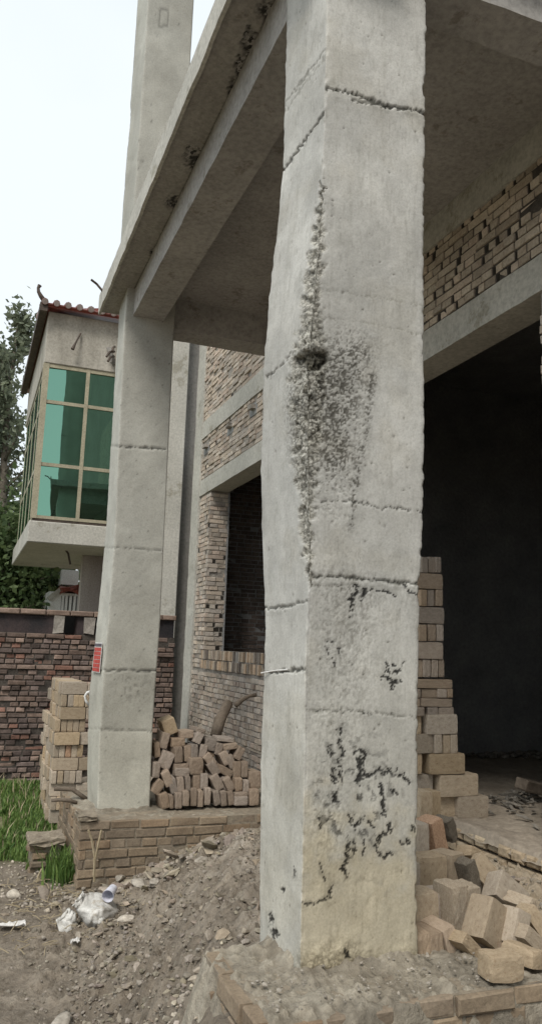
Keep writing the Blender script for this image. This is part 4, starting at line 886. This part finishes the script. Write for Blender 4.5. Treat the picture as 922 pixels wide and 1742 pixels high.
# ================================================================== brick stub with cement cap, boundary wall
st = empty('brick_stub', 'crumbling brick stump with a pale cement cap among the weeds', 'brick stump')
a = aty(54, 1432, 7.15); e = aty(106, 1432, 7.15); zt = a.z
build_bricks('brickwork', [brick_face((a.x,7.15,0),(1,0,0),(0,-1,0), e.x-a.x, zt-.46, zt-.03, tint=dust_t, jit=.02, cmin=.55, cmax=.95, gap=.016, chamf=.012), brick_face((a.x,7.15,0),(0,1,0),(-1,0,0), .3, zt-.46, zt-.03, tint=dust_t, jit=.02, cmin=.55, cmax=.95, chamf=.012)], M['brick_plinth'], st)
MB().box(a.x+.01, e.x, 7.16, 7.45, zt-.6, zt-.035).build('core', M['mortar_plinth'], st, jitter=.006)
MB().box(a.x-.02, e.x+.02, 7.11, 7.45, zt-.03, zt+.02).build('cement_cap', M['mortar_plinth'], st, cuts=4, jitter=.010)
YB = 10.2
bw = empty('boundary_wall', 'old dark red brick boundary wall behind the far pillar on the left', 'wall')
tb = [(1,.94,.9),(.9,.88,.9),(1.2,1.1,1.02),(.6,.58,.58),(1.2,.85,.74),(1.35,1.26,1.18),(.75,.72,.7),(1,.95,.92)]
LX = 7.0; X1 = 2.56; X0_ = X1-LX
P = [brick_face((X0_, YB, 0), (1,0,0), (0,-1,0), LX, -.6, 1.485, tint=tb, jit=.012, cmin=.6, cmax=1.45, missing=.012, gap=.013, Hc=.0635, L=.225, pattern='mixed2', chamf=.007)]
build_bricks('brick_facing', P, M['brick_dark'], bw)
build_bricks('coping', [brick_face((X0_, YB-.03, 0), (1,0,0), (0,-1,0), LX, 1.715, 1.785, tint=[(1.7,1.6,1.45),(1.4,1.3,1.2),(1.2,1.1,1.0)], jit=.012, gap=.01, pattern='stretcher', L=.30, Hc=.075, depth=.3, chamf=.01)], M['brick_dark'], bw)
MB().box(X0_, X1-.01, YB+.018, YB+.26, -.9, 1.49).build('mortar_core', M['mortar_dark'], bw)
MB().box(X0_, X1-.02, YB+.03, YB+.24, 1.49, 1.715).build('recessed_band', make_mat('tarred board', (.03,.028,.03), (.085,.06,.058), 3, rough=.8, bump=.5), bw)
for (x0, x1, c) in ((92,110,'mortar_pale'),(113,128,'brick_dark'),(144,162,'mortar_pale')):
    q0 = aty(x0,1060,YB); q1 = aty(x1,1060,YB); MB().box(q0.x, q1.x, YB-.012, YB+.03, 1.50, 1.71).build('upright_brick', M[c], bw, jitter=.01)
for i in range(14):
    x = X0_+.2+i*.36
    if x < .1: MB().box(x, x+.09, YB-.012, YB+.03, 1.50, 1.71).build('upright_brick', M['brick_dark'], bw, jitter=.01)
# ================================================================== neighbour's house with the glazed bay
nh = empty('neighbour_house', 'neighbouring plastered house with a jutting green glazed bay and red tiled eave', 'house')
YO = 12.5; XO = .74; YE = 16.8; XE = 2.75
b = MB(); b.box(XO, XE, YO, YE, 2.885, 3.215); b.build('bay_slab', M['plaster'], nh, bevel=.012)
b = MB(); b.box(XO+.03, XE, YO+.02, YE-.02, 5.775, 6.64); b.build('bay_wall', M['plaster_stain'], nh, bevel=.01)
MB().box(2.1, 4.6, 14.2, 16, -.4, 6.6).build('house_body', M['plaster'], nh)
MB().box(XO+.06, XE, YO+.05, YE-.05, 3.216, 3.26).build('window_sill', M['metal'], nh)
q = lambda px, py: aty(px, py, YO+.06)
def window(name, axis, spans, trans, lo, hi, at_, corner0, corner1):
    w = MB(); 
    def bar(a0, a1, z0, z1, th=.05):
        if axis == 'x': w.box(a0, a1, at_-th/2, at_+th/2, z0, z1)
        else: w.box(at_-th/2, at_+th/2, a0, a1, z0, z1)
    return w, bar
lo, hi = 3.262, 5.773
w, bar = window('w', 'x', 0, 0, lo, hi, YO+.07, 0, 0)
bar(XO+.02, XO+.115, lo, hi, .08)
for x in (1.44, 2.05, 2.62): bar(x, x+.058, lo, hi, .07)
for z in (5.12, 4.10): bar(XO+.116, XE, z, z+.055, .05)
bar(XO+.116, XE, hi-.06, hi-.001, .06); bar(XO+.116, XE, lo+.001, lo+.05, .06)
fr = w.build('window_frame', M['alu'], nh)
pb = MB()
for (x0, x1, e) in ((XO+.10, 1.46, -.0475), (1.48, 2.07, .004), (2.09, 2.70, -.006)):
    for (z0, z1, t) in ((lo, 4.13, .002), (4.15, 5.15, -.001), (5.17, hi-.03, .001)):
        pb.box(0, x1-x0, 0, .006, 0, z1-z0, Matrix.Translation((x0, YO+(.078 if e < -.02 else .068), z0)) @ Matrix.Rotation(e, 4, 'Z') @ Matrix.Rotation(t, 4, 'X'))
pb.build('pane', M['glass'], fr)
w, bar = window('w', 'y', 0, 0, lo, hi, XO+.07, 0, 0)
yy = YO+.12
while yy < YE-.1:
    bar(yy, yy+.05, lo, hi, .04); yy += .98
for z in (5.12, 4.10): bar(YO+.12, YE-.05, z, z+.055, .034)
bar(YO+.12, YE-.05, hi-.06, hi-.002, .038); bar(YO+.12, YE-.05, lo+.002, lo+.05, .038)
fr2 = w.build('window_frame', M['alu'], nh)
MB().box(XO+.060, XO+.066, YO+.12, YE-.06, lo, hi).build('pane', M['glass'], fr2)
MB().box(XO+.2, XE, YO+.3, YE-.2, 3.3, 5.7).build('bay_interior', M['dark'], nh)
# roof: rows of barrel tiles along the front eave and the left verge
rf = MB().poly([(XO-.10, YO-.14, 6.645), (XE, YO-.14, 6.645), (XE, YO+1.2, 6.95), (XO-.10, YO+1.2, 6.95)], .06).build('roof', M['tile'], nh)
MB().poly([(XO-.10, YO+.0, 6.645), (XO-.10, YE+.2, 6.62), (XO+.9, YE+.2, 6.93), (XO+.9, YO+.2, 6.93)], .05).build('roof_side', M['tile'], nh)
MB().box(XO-.12, XO-.0, YO-.16, YE+.2, 6.56, 6.70).build('verge_board', M['metal'], nh)
b = MB(); c = MB(); x = XO-.05
while x < XE:
    for r_ in range(3):
        y0 = YO-.20+r_*.20; z0 = 6.70+r_*.06
        b.tube([(x, y0, z0), (x, y0+.24, z0+.07)], .055, 8)
        b.poly([(x+.05, y0+.02, z0-.035), (x+.13, y0+.02, z0-.035), (x+.13, y0+.24, z0+.07), (x+.05, y0+.24, z0+.07)], .02)
        c.tube([(x, y0-.012, z0-.006), (x, y0+.012, z0+.006)], .05, 8)
    x += .18
tl = b.build('barrel_tiles', M['tile'], rf); tl['kind'] = 'stuff'; tl2 = c.build('tile_ends', M['tile_cap'], rf); tl2['kind'] = 'stuff'
MB().tube([(XO-.07, YO-.14, 6.74), (XO-.12, YO-.16, 6.79), (XO-.16, YO-.17, 6.85), (XO-.17, YO-.17, 6.91), (XO-.15, YO-.17, 6.96)], [.04,.035,.028,.024,.034], 8).build('ridge_horn', M['metal'], nh)
MB().tube([tuple(aty(138,567,YO-.01)), tuple(aty(130,582,YO-.1)), tuple(aty(124,594,YO-.12))], [.014,.014,.03]).build('wall_hook', M['metal'], nh)
b = MB()
for i in range(5): b.tube([tuple(aty(183+i*1.2,592,YO-.02)), tuple(aty(187+i,600,YO-.12)), tuple(aty(192-i*.6,604+i*3,YO-.1)), tuple(aty(195,612+i*2,YO-.04)), tuple(aty(193,622,YO-.02))], .02)
b.build('cable_bundle', M['plaster_dark'], nh)
MB().tube([tuple(aty(110,932,13.4)), tuple(aty(117,940,13.4)+Vector((0,0,-.02))), tuple(aty(121,950,13.4)+Vector((0,0,-.1)))], .018).build('hanging_wire', M['metal'], nh)
MB().box(aty(138,1000,13.9).x, aty(166,1000,13.9).x+.3, 13.9, 14.15, -.4, 2.880).build('bay_pier', make_mat('pinkish stained render', (.27,.225,.20), (.45,.40,.36), 2, rough=.95, bump=.2, streak=True), nh)
# plastered pier and grey render between the neighbour and the brick house
MB().box(2.55, 3.045, 12.2, 12.6, -.4, 9).build('plastered_pier', M['plaster'], nh, bevel=.01)
MB().box(2.9, 4.4, 12.45, 12.8, -.4, 9).build('render_panel', M['plaster_dark'], nh)

# ================================================================== little house far behind, trees
sh = empty('shed', 'small white outbuilding with a barred window seen under the bay', 'outbuilding'); YSH = 17
q = lambda x, y: aty(x, y, YSH)
MB().box(q(83,1030).x, q(104,1030).x, YSH, YSH+3, -.4, q(90,1006).z).build('wall', M['white'], sh)
MB().box(q(104,1030).x, q(138,1030).x, YSH+.1, YSH+3, -.4, q(110,1012).z).build('wall_recess', M['dark'], sh)
b = MB()
for x in (105,111,118,125,132,137): b.box(q(x,1030).x, q(x,1030).x+.05, YSH, YSH+.05, q(x,1042).z, q(x,1012).z)
b.box(q(103,1030).x, q(138,1030).x, YSH-.01, YSH+.06, q(110,1013).z, q(110,1009).z); b.build('window_bars', M['white'], sh)
MB().box(q(103,1000).x, q(142,1000).x, YSH-.3, YSH+2, q(110,1008).z, q(110,999).z).build('roof', M['tile'], sh, jitter=.06, cuts=2)
MB().box(q(110,980).x, q(140,980).x, YSH+.5, YSH+3, q(120,992).z, q(120,966).z).build('water_tank', M['white'], sh)
MB().poly([tuple(q(80,1016)), tuple(q(84,1022)), tuple(q(106,1004)), tuple(q(103,999))], .1).build('gable_board', M['plaster'], sh)
def leaves(pts, size, seed, name, mat, parent):
    rs = np.random.RandomState(seed); n = len(pts); P = np.asarray(pts)
    a = rs.normal(size=(n, 3)); a /= np.linalg.norm(a, axis=1)[:, None]; c = np.cross(a, rs.normal(size=(n, 3))); c /= np.linalg.norm(c, axis=1)[:, None]
    s = size*rs.uniform(.6, 1.3, n)[:, None]; V = np.stack([P-a*s, P+c*s*.55, P+a*s, P-c*s*.55], 1).reshape(-1, 3)
    F = np.arange(n*4).reshape(n, 4); g_ = np.repeat(rs.rand(n), 4); return link(name, raw_mesh(name, V, F, np.repeat(g_[:, None], 3, 1), mat=M[mat]), parent)
def tree(x, y, h, rx, seed, label, n=9000, size=.07, low=.22, mat='leaf', clump=.34, kind='poplar_tree', nb=46, narrow=True, group='trees behind the boundary wall'):
    rs = np.random.RandomState(seed); e = empty(kind, label, 'tree', group); e.location = (x, y, -.4)
    tr = MB(); tr.tube([(0,0,0), (.1,.0,h*.35), (-.05,.1,h*.7), (.0,.0,h*.98)], [.17,.13,.07,.015], 8)
    pts = []
    for i in range(nb):
        t = low+(1-low)*(i+.5)/nb; z0 = h*t; a = rs.uniform(0, 6.28); prof = (math.sin(min(1, (1-t)*1.35)*pi/2)**.8) if narrow else math.sqrt(max(0, 1-((t-.55)/.5)**2))
        L = rx*prof*rs.uniform(.55, 1.1)+.1; up = L*(1.3 if narrow else .35)
        end = np.array([L*cos(a), L*sin(a), z0+up*.8])
        if i % 2 == 0: tr.tube([(0,0,z0-.1), tuple(np.array([0,0,z0])*.5+end*.5+np.array([0,0,-.05])), tuple(end)], [.035,.022,.008], 5)
        for kk in range(int(n/nb)):
            u = rs.uniform(.25, 1.08); pts.append(np.array([0,0,z0])*(1-u)+end*u+rs.normal(0, clump*(.5+.5*rs.rand()), 3)*np.array([.8,.8,1.1]))
    tr.build('trunk', M['bark'], e, smooth=True); leaves(pts, size, seed+5, 'crown', mat, e); return e
def tx(px, py, Y): return aty(px, py, Y)
t_ = tx(33, 527, 20); tree(t_.x, 20, t_.z+.3, .95, 1, 'tall slender poplar rising beside the tiled eave', 4300, .085, .18, clump=.20, nb=60)
t_ = tx(2, 600, 20.5); tree(t_.x-.1, 20.5, t_.z+.3, 1.0, 2, 'shorter poplar at the left edge with a rounded top', 4600, .085, .18, clump=.21, nb=60)
t_ = tx(-60, 560, 22); tree(t_.x, 22, t_.z, 1.2, 3, 'poplar half hidden outside the left edge', 3500, .09, .2, clump=.3)
t_ = tx(20, 870, 18); tree(t_.x, 18.5, t_.z+.3, 1.2, 4, 'bushy green tree low under the glazed bay at the left', 11000, .075, .1, 'leaf_green', .4, 'bushy_tree', 40, False)
t_ = tx(75, 935, 19.5); tree(t_.x, 19.5, t_.z+.3, 1.3, 5, 'bushy green tree between the bay and the white outbuilding', 11000, .075, .1, 'leaf_green', .42, 'bushy_tree', 40, False)
t_ = tx(-60, 880, 18); tree(t_.x, 18, t_.z+.5, 1.6, 6, 'bushy tree cut by the left edge of the picture', 8000, .08, .1, 'leaf_green', .45, 'bushy_tree', 40, False)
# ================================================================== grass and weeds
def blades(n, fx, hmin, hmax, seed, name, label, wd=.006, kind='stuff', parent=None, mat='grass'):
    rs = np.random.RandomState(seed); V = []; C = []
    for _ in range(n):
        x, y, z = fx(rs); h = rs.uniform(hmin, hmax); a = rs.uniform(0, 6.28); l = h*rs.uniform(.1, .7); dx, dy = cos(a)*l, sin(a)*l; w = wd*rs.uniform(.6, 1.4); px, py = -sin(a)*w, cos(a)*w
        V += [(x-px,y-py,z),(x+px,y+py,z),(x+dx*.35+px*.8,y+dy*.35+py*.8,z+h*.6),(x+dx*.35-px*.8,y+dy*.35-py*.8,z+h*.6),
              (x+dx*.35-px*.8,y+dy*.35-py*.8,z+h*.6),(x+dx*.35+px*.8,y+dy*.35+py*.8,z+h*.6),(x+dx+px*.1,y+dy+py*.1,z+h*.95),(x+dx-px*.1,y+dy-py*.1,z+h*.95)]
        c = rs.rand(); C += [c]*8
    F = np.arange(len(V)).reshape(-1, 4); o = link(name, raw_mesh(name, V, F, np.repeat(np.array(C)[:, None], 3, 1), mat=M[mat]), parent)
    return tag(o, label, 'grass' if kind else None, kind=kind) if label else o
def gsp(rs):
    while True:
        x = rs.uniform(-.6, .98); y = rs.uniform(7.25, 10.1)
        if vnoise(np.array([x*2.2]), np.array([y*2.2]), np.array([0.]), 7)[0]*.7+.3*vnoise(np.array([x*9]), np.array([y*9]), np.array([0.]), 8)[0] > .36+.12*(y < 7.8)-.03*rs.rand(): break
    return x, y, gh(x, y)-.01
blades(30000, gsp, .02, .11, 3, 'grass', 'bright green grass and weeds in front of the old boundary wall', .007)
blades(600, gsp, .05, .22, 13, 'dry_grass', 'dry straw coloured grass stems among the green weeds', .005, mat='straw')
o = blades(420, lambda rs: (rs.normal(.93, .07), rs.normal(7.05, .12), gh(.9, 7.0)-.02), .08, .30, 5, 'weed_clump', None, .008, None); tag(o, 'tall green weeds between the brick stump and the far plinth', 'weeds', kind='stuff')
for nme, pts, lab in (('dead_weed', [((160,1490),(162,1460),(157,1430),(151,1412)),((161,1470),(166,1445),(173,1412)),((161,1500),(161,1460))], 'dry bare weed stalk standing against the far plinth'),('dead_weed', [((60,1520),(66,1490),(72,1478)),((72,1520),(78,1495)),((66,1505),(80,1500))], 'dead twigs at the foot of the brick stump')):
    b = MB()
    for pl in pts: b.tube([tuple(aty(x, y, 6.55 if pts[0][0][0] > 100 else 6.95)) for x, y in pl], .009, 5)
    tag(b.build(nme, M['straw'], None), lab, 'weed')
b = MB()
for _ in range(150):
    x, y = RS.uniform(.4, 1.3), RS.uniform(5.4, 7.0); a = RS.uniform(0, 6.28); L = RS.uniform(.04,.14); z0 = gh(x, y)
    b.tube([(x,y,z0+.02),(x+cos(a)*L*.5,y+sin(a)*L*.5,z0+.03),(x+cos(a)*L,y+sin(a)*L,z0+RS.uniform(.0,.05))], .003, 4)
tag(b.build('straw_litter', M['straw'], None), 'thin dry straw and twigs strewn near the sack', 'straw', kind='stuff')

# ================================================================== sky, sun, camera
w = bpy.data.worlds.new('World'); scene.world = w; w.use_nodes = True; nt = w.node_tree; N = nt.nodes; L = nt.links
bg = N['Background']; sky = N.new('ShaderNodeTexSky'); sky.sky_type = 'NISHITA'; sky.sun_disc = False
SE, SA = radians(52), radians(215)                         # sun behind the viewer on the left, veiled by cloud
sky.sun_elevation = SE; sky.sun_rotation = SA; sky.air_density = 1; sky.dust_density = 3
tc = N.new('ShaderNodeTexCoord'); nz = N.new('ShaderNodeTexNoise'); nz.inputs['Scale'].default_value = 1.6; nz.inputs['Detail'].default_value = 4; L.new(tc.outputs['Generated'], nz.inputs['Vector'])
cr = N.new('ShaderNodeValToRGB'); cr.color_ramp.elements[0].color = (5.0,5.6,6.0,1); cr.color_ramp.elements[1].color = (6.2,6.6,6.75,1); cr.color_ramp.elements[0].position = .3; cr.color_ramp.elements[1].position = .6
L.new(nz.outputs['Fac'], cr.inputs[0])
mx = N.new('ShaderNodeMix'); mx.data_type = 'RGBA'; mx.inputs[0].default_value = .88; L.new(sky.outputs[0], mx.inputs[6]); L.new(cr.outputs[0], mx.inputs[7]); L.new(mx.outputs[2], bg.inputs[0]); bg.inputs[1].default_value = .10
sl = bpy.data.lights.new('sun', 'SUN'); sl.energy = 1.5; sl.angle = radians(18); sl.color = (1, .96, .89)
so = bpy.data.objects.new('sun', sl); COL.objects.link(so)
sd = Vector((-sin(radians(38))*cos(SE), -cos(radians(38))*cos(SE), sin(SE)))    # towards the sun
so.rotation_euler = (-sd).to_track_quat('-Z', 'Y').to_euler()
cam = bpy.data.cameras.new('camera'); co = bpy.data.objects.new('camera', cam); COL.objects.link(co)
cam.sensor_fit = 'VERTICAL'; cam.sensor_height = 36; cam.lens = FP/H0*36; cam.clip_start = .05; cam.clip_end = 8000
Rm = Matrix((CR, CU, -CF)).transposed(); co.matrix_world = Matrix.Translation(CC) @ Rm.to_4x4()
scene.camera = co
vs = scene.view_settings; vs.view_transform = 'Standard'; vs.look = 'None'; vs.exposure = .74; vs.gamma = 1; vs.use_curve_mapping = False
